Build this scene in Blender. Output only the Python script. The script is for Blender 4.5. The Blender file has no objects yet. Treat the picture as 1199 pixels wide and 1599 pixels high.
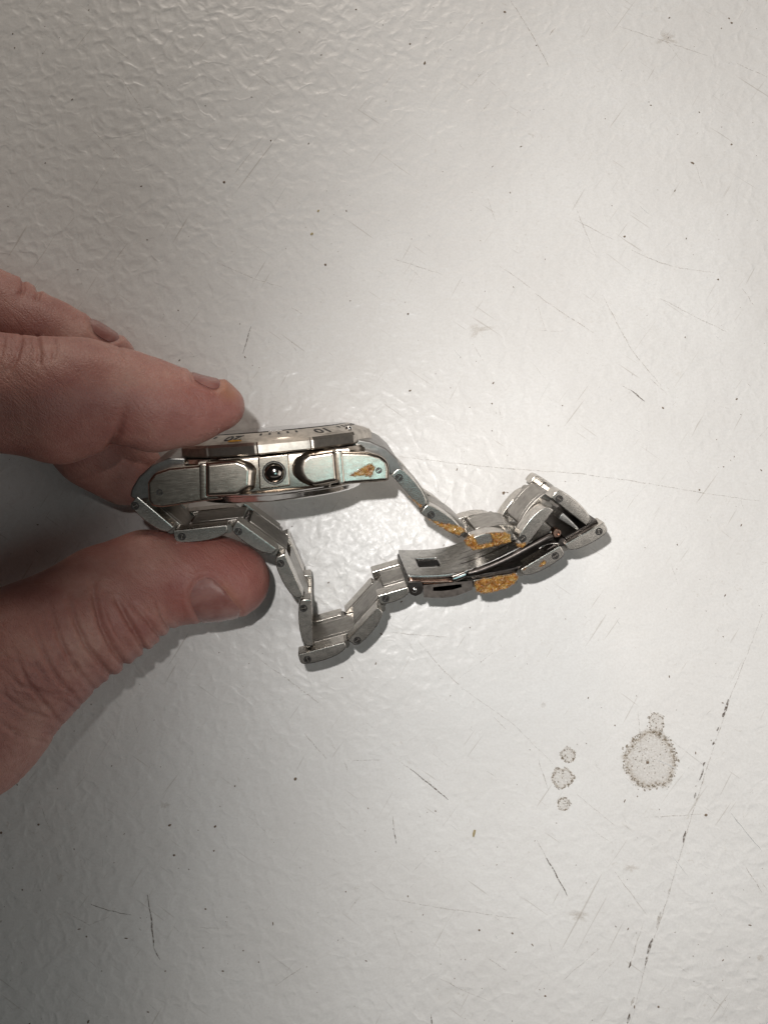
import bpy, bmesh, math, random
import numpy as np
from mathutils import Vector, Matrix, noise as mnoise

S = 0.001                       # everything below is written in millimetres
scene = bpy.context.scene
col = scene.collection
random.seed(7)
rng = np.random.default_rng(11)

# ------------------------------------------------------------------ camera
TILT = math.radians(4.0)
CAM = Vector((0.0, -180.0 * math.tan(TILT), 180.0))
F_PX, W_PX, H_PX = 1203.0, 1199.0, 1599.0
cam_d = bpy.data.cameras.new('camera')
cam_d.sensor_fit = 'HORIZONTAL'
cam_d.sensor_width = 36.0
cam_d.lens = 36.0 * F_PX / W_PX
cam_d.clip_start = 0.005
cam_d.clip_end = 10.0
cam = bpy.data.objects.new('camera', cam_d)
cam.location = CAM * S
cam.rotation_euler = (TILT, 0, 0)
col.objects.link(cam)
scene.camera = cam

# ------------------------------------------------------------------ world and lamps
world = bpy.data.worlds.new('World')
scene.world = world
world.use_nodes = True
bg = world.node_tree.nodes['Background']
bg.inputs[0].default_value = (1.0, 0.92, 0.84, 1)
bg.inputs[1].default_value = 0.018

def aim(o, target):
    d = Vector(target) - o.location
    o.rotation_euler = d.to_track_quat('-Z', 'Y').to_euler()

# phone flash right beside the lens: throws the crisp short shadows down and to the right
fl = bpy.data.lights.new('flash', 'SPOT')
fl.energy = 1.45
fl.color = (1.0, 0.98, 0.955)
fl.spot_size = math.radians(179)
fl.spot_blend = 0.645
fl.shadow_soft_size = 0.0016
flo = bpy.data.objects.new('flash', fl)
flo.location = (CAM + Vector((-10.5, 17.5, 12))) * S
aim(flo, (0.49, -0.05, 0.0))
col.objects.link(flo)

# soft warm-white fill added on the right to lift that side
wl = bpy.data.lights.new('right_fill', 'AREA')
wl.energy = 0.74
wl.color = (1.0, 0.965, 0.925)
wl.shape = 'RECTANGLE'
wl.size = 0.36
wl.size_y = 0.36
wlo = bpy.data.objects.new('right_fill', wl)
wlo.location = (0.46, -0.16, 0.50)
aim(wlo, (0.02, 0.0, 0.0))
col.objects.link(wlo)

# small cool light panel overhead in front: mirrored in the right-hand lug and crown guard
pl = bpy.data.lights.new('cool_panel', 'AREA')
pl.energy = 0.095
pl.color = (0.52, 0.95, 1.0)
pl.shape = 'RECTANGLE'
pl.size = 0.10
pl.size_y = 0.10
plo = bpy.data.objects.new('cool_panel', pl)
plo.location = (0.105, -0.205, 0.66)
aim(plo, (0.0, 0.015, 0.035))
col.objects.link(plo)

# wide dim unseen panel added in front: the grey that the flat bracelet sides mirror
cl = bpy.data.lights.new('reflection_panel', 'AREA')
cl.energy = 0.26
cl.color = (1.0, 0.97, 0.94)
cl.shape = 'RECTANGLE'
cl.size = 0.80
cl.size_y = 0.30
clo = bpy.data.objects.new('reflection_panel', cl)
clo.location = (0.12, -0.525, 0.66)
clo.rotation_euler = (math.radians(-30), 0, 0)
col.objects.link(clo)

# warm fill added beyond the top edge: lifts the upper panel and finger tops
rl = bpy.data.lights.new('top_fill', 'AREA')
rl.energy = 1.22
rl.color = (1.0, 0.90, 0.80)
rl.shape = 'DISK'
rl.size = 0.28
rlo = bpy.data.objects.new('top_fill', rl)
rlo.location = (-0.06, 0.53, 0.23)
aim(rlo, (0.0, 0.05, 0.0))
col.objects.link(rlo)

scene.view_settings.view_transform = 'Standard'
scene.view_settings.look = 'None'
scene.view_settings.gamma = 1.0
scene.view_settings.exposure = 0.0
scene.view_settings.use_curve_mapping = False
scene.cycles.max_bounces = 6
scene.cycles.diffuse_bounces = 3
scene.cycles.glossy_bounces = 4
scene.cycles.transmission_bounces = 4
scene.cycles.transparent_max_bounces = 6
scene.cycles.caustics_reflective = True
scene.cycles.caustics_refractive = False
scene.cycles.blur_glossy = 0.6

# ------------------------------------------------------------------ measuring helpers
CT, ST = math.cos(TILT), math.sin(TILT)

def ray(u, v):
    x, y, z = (u - 599.5) / F_PX, -(v - 799.5) / F_PX, -1.0
    return Vector((x, y * CT - z * ST, y * ST + z * CT))

def at_z(u, v, z):
    """where a photo point lies at height z (mm)"""
    d = ray(u, v)
    return CAM + d * ((z - CAM.z) / d.z)

def project(P):
    """world mm array (n,3) -> photo pixels (n,2)"""
    q = P - np.array(CAM)
    x = q[:, 0]
    y = q[:, 1] * CT + q[:, 2] * ST
    z = -q[:, 1] * ST + q[:, 2] * CT
    return np.stack([599.5 + F_PX * x / -z, 799.5 - F_PX * y / -z], 1)

# the watch leans: every hinge axis of the bracelet is parallel to CAX
CAX = Vector((0.09, -0.30, 0.95)).normalized()
ANCHOR = at_z(469, 1039, 19.6)              # near corner of the lowest link, local z = 10

def on_plane(u, v, zl):
    d = ray(u, v)
    p0 = ANCHOR + CAX * (zl - 10.0)
    return CAM + d * ((p0 - CAM).dot(CAX) / d.dot(CAX))

O = on_plane(428, 737, 19.0) - CAX * 19.0
LX = on_plane(560, 725, 19.0) - on_plane(428, 737, 19.0)
LX = (LX - CAX * LX.dot(CAX)).normalized()
LY = CAX.cross(LX)

def loc(u, v, zl=10.0):
    """photo point on the plane local z = zl -> watch-local (x, y) mm"""
    d = on_plane(u, v, zl) - O
    return Vector((d.dot(LX), d.dot(LY)))

# ------------------------------------------------------------------ object helpers
def tag(o, label=None, cat=None, group=None, kind=None):
    if label: o['label'] = label
    if cat: o['category'] = cat
    if group: o['group'] = group
    if kind: o['kind'] = kind
    return o

FLAT = {'case', 'bracelet_link', 'outer_piece', 'end_link', 'clasp_leaf', 'clasp_inner_plate', 'clasp_frame', 'clasp_hinge', 'clasp_bracket'}
def finish(name, me, mat, parent=None, angle=35):
    if angle is not None:
        me.shade_smooth()
        me.set_sharp_from_angle(angle=math.radians(angle))
    me.materials.append(mat)
    o = bpy.data.objects.new(name, me)
    col.objects.link(o)
    if parent is not None:
        o.parent = parent
    if name in FLAT:
        w = o.modifiers.new('flat_faces', 'WEIGHTED_NORMAL')
        w.mode = 'FACE_AREA'; w.weight = 60; w.keep_sharp = True
    return o

HEAD = []
HEAD_PARTS = {'case', 'crown', 'case_back', 'bezel', 'crystal', 'dial'}
HA = math.radians(5.3)
HC, HS = math.cos(HA), math.sin(HA)
def head_tilt(c):
    # the head sits a little more upright than the bracelet: turned about the crown edge
    return Vector((c.x, c.y * HC + (c.z - 19.0) * HS, 19.0 + (c.z - 19.0) * HC - c.y * HS))

def from_bm(name, bm, mat, parent=None, angle=35):
    if name in HEAD_PARTS or (parent is not None and parent in HEAD):
        for v in bm.verts: v.co = head_tilt(v.co)
    for v in bm.verts:
        v.co *= S
    me = bpy.data.meshes.new(name)
    bm.to_mesh(me)
    bm.free()
    return finish(name, me, mat, parent, angle)

def bevel_all(bm, off, segs=2, min_angle=15):
    es = [e for e in bm.edges if len(e.link_faces) == 2 and e.calc_face_angle(0) > math.radians(min_angle)]
    bmesh.ops.bevel(bm, geom=es, offset=off, offset_type='OFFSET', segments=segs, profile=0.5,
                    affect='EDGES', clamp_overlap=True)

def add_prism(bm, poly, z0, z1, bev=0.0, segs=2):
    t = bmesh.new()
    a = [t.verts.new((p[0], p[1], z0)) for p in poly]
    b = [t.verts.new((p[0], p[1], z1)) for p in poly]
    n = len(poly)
    t.faces.new(a[::-1]); t.faces.new(b)
    for i in range(n):
        t.faces.new((a[i], a[(i + 1) % n], b[(i + 1) % n], b[i]))
    bmesh.ops.recalc_face_normals(t, faces=t.faces[:])
    if bev > 0:
        bevel_all(t, bev, segs)
    merge(bm, t)

def merge(bm, t, mat4=None):
    vm = {}
    for v in t.verts:
        vm[v] = bm.verts.new(mat4 @ v.co if mat4 else v.co)
    for f in t.faces:
        try: bm.faces.new([vm[v] for v in f.verts])
        except ValueError: pass
    t.free()

def add_lathe_y(bm, prof, n=96, cx=0, cz=0, poly=None, phase=0.0):
    """lathe about the local Y axis; prof = [(r, y)]"""
    t = bmesh.new()
    rings = []
    for r, y in prof:
        if r < 1e-6:
            rings.append([t.verts.new((cx, y, cz))])
        else:
            rings.append([t.verts.new((cx + r * math.cos(2 * math.pi * i / n + phase), y,
                                       cz + r * math.sin(2 * math.pi * i / n + phase))) for i in range(n)])
    for A, B in zip(rings, rings[1:]):
        for i in range(n):
            j = (i + 1) % n
            if len(A) == 1 and len(B) == 1: continue
            if len(A) == 1: t.faces.new((A[0], B[i], B[j]))
            elif len(B) == 1: t.faces.new((A[i], B[0], A[j]))
            else: t.faces.new((A[i], B[i], B[j], A[j]))
    bmesh.ops.recalc_face_normals(t, faces=t.faces[:])
    merge(bm, t)

def add_lathe_z(bm, prof, cx, cy, n=24):
    t = bmesh.new()
    rings = []
    for r, z in prof:
        if r < 1e-6: rings.append([t.verts.new((cx, cy, z))])
        else: rings.append([t.verts.new((cx + r * math.cos(2 * math.pi * i / n), cy + r * math.sin(2 * math.pi * i / n), z)) for i in range(n)])
    for A, B in zip(rings, rings[1:]):
        for i in range(n):
            j = (i + 1) % n
            if len(A) == 1 and len(B) == 1: continue
            if len(A) == 1: t.faces.new((A[0], B[i], B[j]))
            elif len(B) == 1: t.faces.new((A[i], B[0], A[j]))
            else: t.faces.new((A[i], B[i], B[j], A[j]))
    bmesh.ops.recalc_face_normals(t, faces=t.faces[:])
    merge(bm, t)

def add_tube(bm, pts, radii, n=12):
    pts = [Vector(p) for p in pts]
    rings = []
    up = Vector((0, 0, 1))
    for i, p in enumerate(pts):
        d = (pts[min(i + 1, len(pts) - 1)] - pts[max(i - 1, 0)]).normalized()
        s = d.cross(up)
        if s.length < 1e-4: s = Vector((1, 0, 0))
        s.normalize(); w = s.cross(d)
        r = radii[i] if hasattr(radii, '__len__') else radii
        rings.append([bm.verts.new(p + s * (r * math.cos(2 * math.pi * k / n)) + w * (r * math.sin(2 * math.pi * k / n))) for k in range(n)])
    for A, B in zip(rings, rings[1:]):
        for k in range(n):
            bm.faces.new((A[k], A[(k + 1) % n], B[(k + 1) % n], B[k]))
    bm.faces.new(rings[0][::-1]); bm.faces.new(rings[-1])

# ------------------------------------------------------------------ materials
def new_mat(name):
    m = bpy.data.materials.new(name)
    m.use_nodes = True
    nt = m.node_tree
    return m, nt, nt.nodes['Principled BSDF']

def node(nt, kind, **kw):
    n = nt.nodes.new(kind)
    for k, v in kw.items():
        if k.startswith('i_'):
            n.inputs[k[2:].replace('_', ' ')].default_value = v
        else:
            setattr(n, k, v)
    return n

def mm_coords(nt, scale=(1, 1, 1)):
    tc = nt.nodes.new('ShaderNodeTexCoord')
    mp = nt.nodes.new('ShaderNodeMapping')
    mp.inputs['Scale'].default_value = tuple(1000.0 * s for s in scale)
    nt.links.new(tc.outputs['Object'], mp.inputs['Vector'])
    return mp.outputs['Vector']

def noise_tex(nt, vec, scale, detail=3, rough=0.55, dist=0.0):
    n = nt.nodes.new('ShaderNodeTexNoise')
    n.inputs['Scale'].default_value = scale
    n.inputs['Detail'].default_value = detail
    n.inputs['Roughness'].default_value = rough
    n.inputs['Distortion'].default_value = dist
    nt.links.new(vec, n.inputs['Vector'])
    return n.outputs['Fac']

def ramp(nt, fac, stops, interp='LINEAR'):
    r = nt.nodes.new('ShaderNodeValToRGB')
    r.color_ramp.interpolation = interp
    els = r.color_ramp.elements
    while len(els) < len(stops): els.new(0.5)
    for e, (p, c) in zip(els, stops):
        e.position = p
        e.color = c if len(c) == 4 else (*c, 1)
    nt.links.new(fac, r.inputs['Fac'])
    return r.outputs['Color']

def g(v): return (v, v, v, 1)

def math_n(nt, op, a, b=None, clamp=False):
    n = nt.nodes.new('ShaderNodeMath')
    n.operation = op
    n.use_clamp = clamp
    for i, x in enumerate((a, b)):
        if x is None: continue
        if isinstance(x, (int, float)): n.inputs[i].default_value = x
        else: nt.links.new(x, n.inputs[i])
    return n.outputs[0]

def mixc(nt, fac, a, b, mode='MIX'):
    n = nt.nodes.new('ShaderNodeMix')
    n.data_type = 'RGBA'
    n.blend_type = mode
    for sock, x in ((n.inputs[0], fac), (n.inputs[6], a), (n.inputs[7], b)):
        if isinstance(x, (int, float)): sock.default_value = x
        elif isinstance(x, tuple): sock.default_value = x if len(x) == 4 else (*x, 1)
        else: nt.links.new(x, sock)
    return n.outputs[2]

def bump(nt, height, dist_mm, strength=1.0, normal=None):
    b = nt.nodes.new('ShaderNodeBump')
    b.inputs['Strength'].default_value = strength
    b.inputs['Distance'].default_value = dist_mm * S
    nt.links.new(height, b.inputs['Height'])
    if normal is not None: nt.links.new(normal, b.inputs['Normal'])
    return b.outputs['Normal']

def steel(name, colr, rough, brush=0.5, grime=0.35, stretch=(0.12, 3.0, 3.0)):
    m, nt, p = new_mat(name)
    v = mm_coords(nt)
    vb = mm_coords(nt, stretch)
    n1 = noise_tex(nt, v, 0.7, 4, 0.6)
    n2 = noise_tex(nt, vb, 4.0, 3, 0.7)
    c = ramp(nt, n1, [(0.3, tuple(x * (1 - grime) for x in colr)), (0.62, colr)])
    nt.links.new(c, p.inputs['Base Color'])
    p.inputs['Metallic'].default_value = 1.0
    r = math_n(nt, 'ADD', math_n(nt, 'MULTIPLY', n2, 0.22), rough - 0.11)
    r = math_n(nt, 'ADD', r, math_n(nt, 'MULTIPLY', math_n(nt, 'SUBTRACT', n1, 0.5), -0.15))
    nt.links.new(r, p.inputs['Roughness'])
    nt.links.new(bump(nt, n2, 0.012 * brush), p.inputs['Normal'])
    return m

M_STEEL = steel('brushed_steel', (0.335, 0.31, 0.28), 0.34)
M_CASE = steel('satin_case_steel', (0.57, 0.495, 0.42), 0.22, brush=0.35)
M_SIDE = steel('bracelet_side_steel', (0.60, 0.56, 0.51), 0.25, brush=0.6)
M_POL = steel('polished_steel', (0.72, 0.70, 0.68), 0.11, brush=0.08, grime=0.15)
M_LEAF = steel('clasp_leaf_steel', (0.50, 0.485, 0.46), 0.27, brush=0.3)
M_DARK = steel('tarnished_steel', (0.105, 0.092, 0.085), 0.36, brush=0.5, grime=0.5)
M_CROWN = steel('dark_polished_steel', (0.36, 0.32, 0.29), 0.10, brush=0.1, grime=0.4)
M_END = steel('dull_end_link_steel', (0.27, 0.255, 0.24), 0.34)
M_BEZEL = steel('satin_bezel_steel', (0.57, 0.52, 0.46), 0.36, brush=0.3)
M_COPPER = steel('tarnished_copper_steel', (0.50, 0.33, 0.26), 0.26, brush=0.4, grime=0.6)

def plain(name, colr, rough, metal=0.0):
    m, nt, p = new_mat(name)
    v = mm_coords(nt)
    c = ramp(nt, noise_tex(nt, v, 2.0, 3), [(0.3, tuple(x * 0.75 for x in colr)), (0.7, colr)])
    nt.links.new(c, p.inputs['Base Color'])
    p.inputs['Roughness'].default_value = rough
    p.inputs['Metallic'].default_value = metal
    return m

M_INK = plain('black_engraving_paint', (0.012, 0.011, 0.010), 0.45)
M_HOLE = plain('recess_shade', (0.018, 0.016, 0.015), 0.55, 0.0)  # near-black colour stands in for shade in pin recesses and crown tube
M_GOLD = plain('amber_residue_line', (0.42, 0.20, 0.03), 0.3)
M_LUME = plain('pale_pip', (0.75, 0.78, 0.76), 0.25)
M_DIAL = plain('dark_dial', (0.05, 0.05, 0.055), 0.4)

def crystal_mat():
    m, nt, p = new_mat('watch_crystal')
    p.inputs['Base Color'].default_value = (0.86, 0.90, 0.90, 1)
    p.inputs['Roughness'].default_value = 0.04
    p.inputs['Transmission Weight'].default_value = 1.0
    p.inputs['IOR'].default_value = 1.6
    return m
M_GLASS = crystal_mat()

def rust_mat():
    m, nt, p = new_mat('orange_rusty_residue')
    v = mm_coords(nt)
    n1 = noise_tex(nt, v, 0.75, 4, 0.6, 0.6)
    n2 = noise_tex(nt, v, 2.0, 3, 0.55)
    ed = nt.nodes.new('ShaderNodeAttribute'); ed.attribute_name = 'edge'
    al = math_n(nt, 'ADD', math_n(nt, 'MULTIPLY', ed.outputs['Fac'], 1.15), math_n(nt, 'MULTIPLY', math_n(nt, 'SUBTRACT', noise_tex(nt, v, 2.6, 4, 0.65), 0.5), 1.7))
    nt.links.new(ramp(nt, al, [(0.12, g(0)), (0.62, g(1))]), p.inputs['Alpha'])
    c = ramp(nt, n1, [(0.30, (0.31, 0.20, 0.07)), (0.43, (0.32, 0.165, 0.03)), (0.53, (0.27, 0.10, 0.014)),
                      (0.60, (0.14, 0.045, 0.010)), (0.68, (0.34, 0.185, 0.04))])
    c = mixc(nt, ramp(nt, n2, [(0.45, g(0)), (0.7, g(0.6))]), c, (0.33, 0.24, 0.10))
    nt.links.new(c, p.inputs['Base Color'])
    p.inputs['Roughness'].default_value = 0.22
    p.inputs['Coat Weight'].default_value = 0.35
    nt.links.new(bump(nt, n2, 0.26), p.inputs['Normal'])
    return m
M_RUST = rust_mat()

def table_mat():
    m, nt, p = new_mat('white_textured_enamel')
    v = mm_coords(nt)
    # warped coordinates for the leather-like embossing
    warp = nt.nodes.new('ShaderNodeTexNoise')
    warp.inputs['Scale'].default_value = 0.16
    warp.inputs['Detail'].default_value = 2
    nt.links.new(v, warp.inputs['Vector'])
    vm = nt.nodes.new('ShaderNodeVectorMath'); vm.operation = 'MULTIPLY_ADD'
    nt.links.new(warp.outputs['Color'], vm.inputs[0])
    vm.inputs[1].default_value = (5, 5, 0)
    nt.links.new(v, vm.inputs[2])
    wv = vm.outputs[0]
    vo = nt.nodes.new('ShaderNodeTexVoronoi')
    vo.feature = 'SMOOTH_F1'
    vo.inputs['Scale'].default_value = 0.38
    vo.inputs['Smoothness'].default_value = 0.35
    nt.links.new(wv, vo.inputs['Vector'])
    cells = ramp(nt, vo.outputs['Distance'], [(0.15, g(0)), (0.75, g(1))], 'EASE')
    rn = noise_tex(nt, wv, 0.17, 2, 0.45)
    veins = ramp(nt, rn, [(0.43, g(0)), (0.50, g(1)), (0.57, g(0))], 'EASE')
    fine = noise_tex(nt, v, 0.9, 4, 0.6)
    micro = noise_tex(nt, v, 5.0, 2, 0.6)
    # worn smooth towards the middle and right of the panel
    low = noise_tex(nt, v, 0.018, 2, 0.5)
    gd = nt.nodes.new('ShaderNodeVectorMath'); gd.operation = 'DISTANCE'
    nt.links.new(v, gd.inputs[0]); gd.inputs[1].default_value = (38, -28, 0)
    wd = math_n(nt, 'ADD', math_n(nt, 'MULTIPLY', gd.outputs['Value'], 1 / 130.0), math_n(nt, 'MULTIPLY', math_n(nt, 'SUBTRACT', low, 0.5), 1.1))
    wear = ramp(nt, wd, [(0.22, g(0.52)), (0.80, g(1.0))])
    h = math_n(nt, 'ADD', math_n(nt, 'MULTIPLY', cells, 0.60), math_n(nt, 'MULTIPLY', veins, 0.17))
    h = math_n(nt, 'MULTIPLY', h, wear)
    h = math_n(nt, 'ADD', h, math_n(nt, 'MULTIPLY', fine, 0.22))
    h = math_n(nt, 'ADD', h, math_n(nt, 'MULTIPLY', micro, 0.05))
    nt.links.new(bump(nt, h, 0.175), p.inputs['Normal'])
    # colour: slightly yellowed white, grime caught between the grain
    base = ramp(nt, noise_tex(nt, v, 0.03, 4, 0.6), [(0.35, (0.75, 0.733, 0.715)), (0.65, (0.805, 0.793, 0.778))])
    gn = noise_tex(nt, v, 0.55, 6, 0.72, 1.2)
    grime = ramp(nt, gn, [(0.60, g(0)), (0.74, g(1))])
    lowg = ramp(nt, noise_tex(nt, v, 0.035, 3, 0.6), [(0.40, g(0.0)), (0.66, g(0.75))])
    gf = math_n(nt, 'MULTIPLY', grime, lowg)
    base = mixc(nt, gf, base, (0.47, 0.42, 0.35))
    mot = noise_tex(nt, v, 1.7, 5, 0.7)
    base = mixc(nt, ramp(nt, mot, [(0.40, g(0.0)), (0.66, g(0.30))]), base, (0.60, 0.575, 0.54))
    nick = noise_tex(nt, v, 2.4, 3, 0.7, 1.5)
    nk = math_n(nt, 'MULTIPLY', ramp(nt, nick, [(0.66, g(0)), (0.72, g(1))]), ramp(nt, noise_tex(nt, v, 0.12, 3, 0.6), [(0.45, g(0)), (0.62, g(0.75))]))
    base = mixc(nt, nk, base, (0.42, 0.35, 0.28))
    # hair-fine scratches in two directions
    for ang, sc in ((0.62, 1.0), (-1.05, 0.8), (2.2, 0.9)):
        mp = nt.nodes.new('ShaderNodeMapping')
        mp.inputs['Rotation'].default_value = (0, 0, ang)
        nt.links.new(v, mp.inputs['Vector'])
        mp2 = nt.nodes.new('ShaderNodeMapping')
        mp2.inputs['Scale'].default_value = (0.055 * sc, 1.5 * sc, 1)
        nt.links.new(mp.outputs['Vector'], mp2.inputs['Vector'])
        sn = noise_tex(nt, mp2.outputs['Vector'], 1.0, 2, 0.5, 0.25)
        line = ramp(nt, sn, [(0.705, g(0)), (0.75, g(0.42))])
        base = mixc(nt, line, base, (0.40, 0.36, 0.31))
    spk = noise_tex(nt, v, 1.3, 1, 0.3)
    base = mixc(nt, ramp(nt, spk, [(0.80, g(0)), (0.84, g(0.8))]), base, (0.20, 0.16, 0.12))
    nt.links.new(base, p.inputs['Base Color'])
    rr = ramp(nt, fine, [(0.3, g(0.28)), (0.7, g(0.46))])
    nt.links.new(rr, p.inputs['Roughness'])
    p.inputs['Specular IOR Level'].default_value = 0.5
    return m
M_TABLE = table_mat()

def stain_mat(name, colr, lo, hi, scale=1.2, amount=1.0, rim=None):
    """thin dirt film: opaque grains with gaps between"""
    m, nt, p = new_mat(name)
    v = mm_coords(nt)
    n1 = noise_tex(nt, v, scale, 5, 0.75)
    a = ramp(nt, n1, [(lo, g(0)), (hi, g(amount))])
    if rim:
        at = nt.nodes.new('ShaderNodeAttribute'); at.attribute_name = 'rim'
        a = math_n(nt, 'MULTIPLY', a, at.outputs['Fac'])
    c = ramp(nt, noise_tex(nt, v, scale * 1.7, 3), [(0.35, tuple(x * 0.6 for x in colr)), (0.7, colr)])
    nt.links.new(c, p.inputs['Base Color'])
    nt.links.new(a, p.inputs['Alpha'])
    p.inputs['Roughness'].default_value = 0.6
    return m
M_SCR = stain_mat('scratch_grime', (0.38, 0.30, 0.22), 0.40, 0.70, 1.3, 0.52)
M_SCR_D = stain_mat('dark_scratch_grime', (0.15, 0.11, 0.08), 0.38, 0.58, 1.6, 0.9)
M_SCR_W = stain_mat('pale_scratch', (0.88, 0.88, 0.87), 0.30, 0.5, 1.0, 0.8)
M_STAIN = stain_mat('dried_drip_residue', (0.43, 0.31, 0.175), 0.34, 0.62, 2.2, 1.0, rim=True)
M_GRAIN = stain_mat('dried_grain', (0.36, 0.29, 0.21), 0.30, 0.60, 2.2, 0.72)
M_SPECK = plain('dirt_speck', (0.20, 0.145, 0.10), 0.7)
M_FLECK = plain('yellow_fleck', (0.44, 0.36, 0.20), 0.6)

# ------------------------------------------------------------------ the surface
def build_table():
    bm = bmesh.new()
    x0, x1, y0, y1 = -420, 420, -420, 420
    vs = [bm.verts.new(c) for c in ((x0, y0, 0), (x1, y0, 0), (x1, y1, 0), (x0, y1, 0))]
    bm.faces.new(vs)
    lo = [bm.verts.new((v.co.x, v.co.y, -12)) for v in vs]
    bm.faces.new(lo[::-1])
    for i in range(4):
        bm.faces.new((vs[i], lo[i], lo[(i + 1) % 4], vs[(i + 1) % 4]))
    bmesh.ops.recalc_face_normals(bm, faces=bm.faces[:])
    return from_bm('table_top', bm, M_TABLE, None, None)
table = tag(build_table(), 'white enamelled panel with leather grain, scratched and spotted with dirt', None, None, 'structure')
# ------------------------------------------------------------------ marks on the surface
def ribbon(bm, pts_px, w_mm, z=0.03, jitter=0.25):
    P = [at_z(u, v, 0) for u, v in pts_px]
    L = []
    for a, b in zip(P, P[1:]):
        n = max(2, int((b - a).length / 1.2))
        for i in range(n): L.append(a.lerp(b, i / n))
    L.append(P[-1])
    prev = None
    n = len(L)
    for i, p in enumerate(L):
        d = (L[min(i + 1, n - 1)] - L[max(i - 1, 0)]).normalized()
        s = Vector((-d.y, d.x, 0))
        t = i / max(1, n - 1)
        w = w_mm * (0.35 + 0.65 * math.sin(math.pi * min(1, max(0, t))) ** 0.5) * random.uniform(0.6, 1.25) * 0.5
        c = p + s * random.uniform(-jitter, jitter) * 0.4 + Vector((0, 0, z))
        cur = (bm.verts.new(c - s * w), bm.verts.new(c + s * w))
        if prev: bm.faces.new((prev[0], cur[0], cur[1], prev[1]))
        prev = cur

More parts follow.
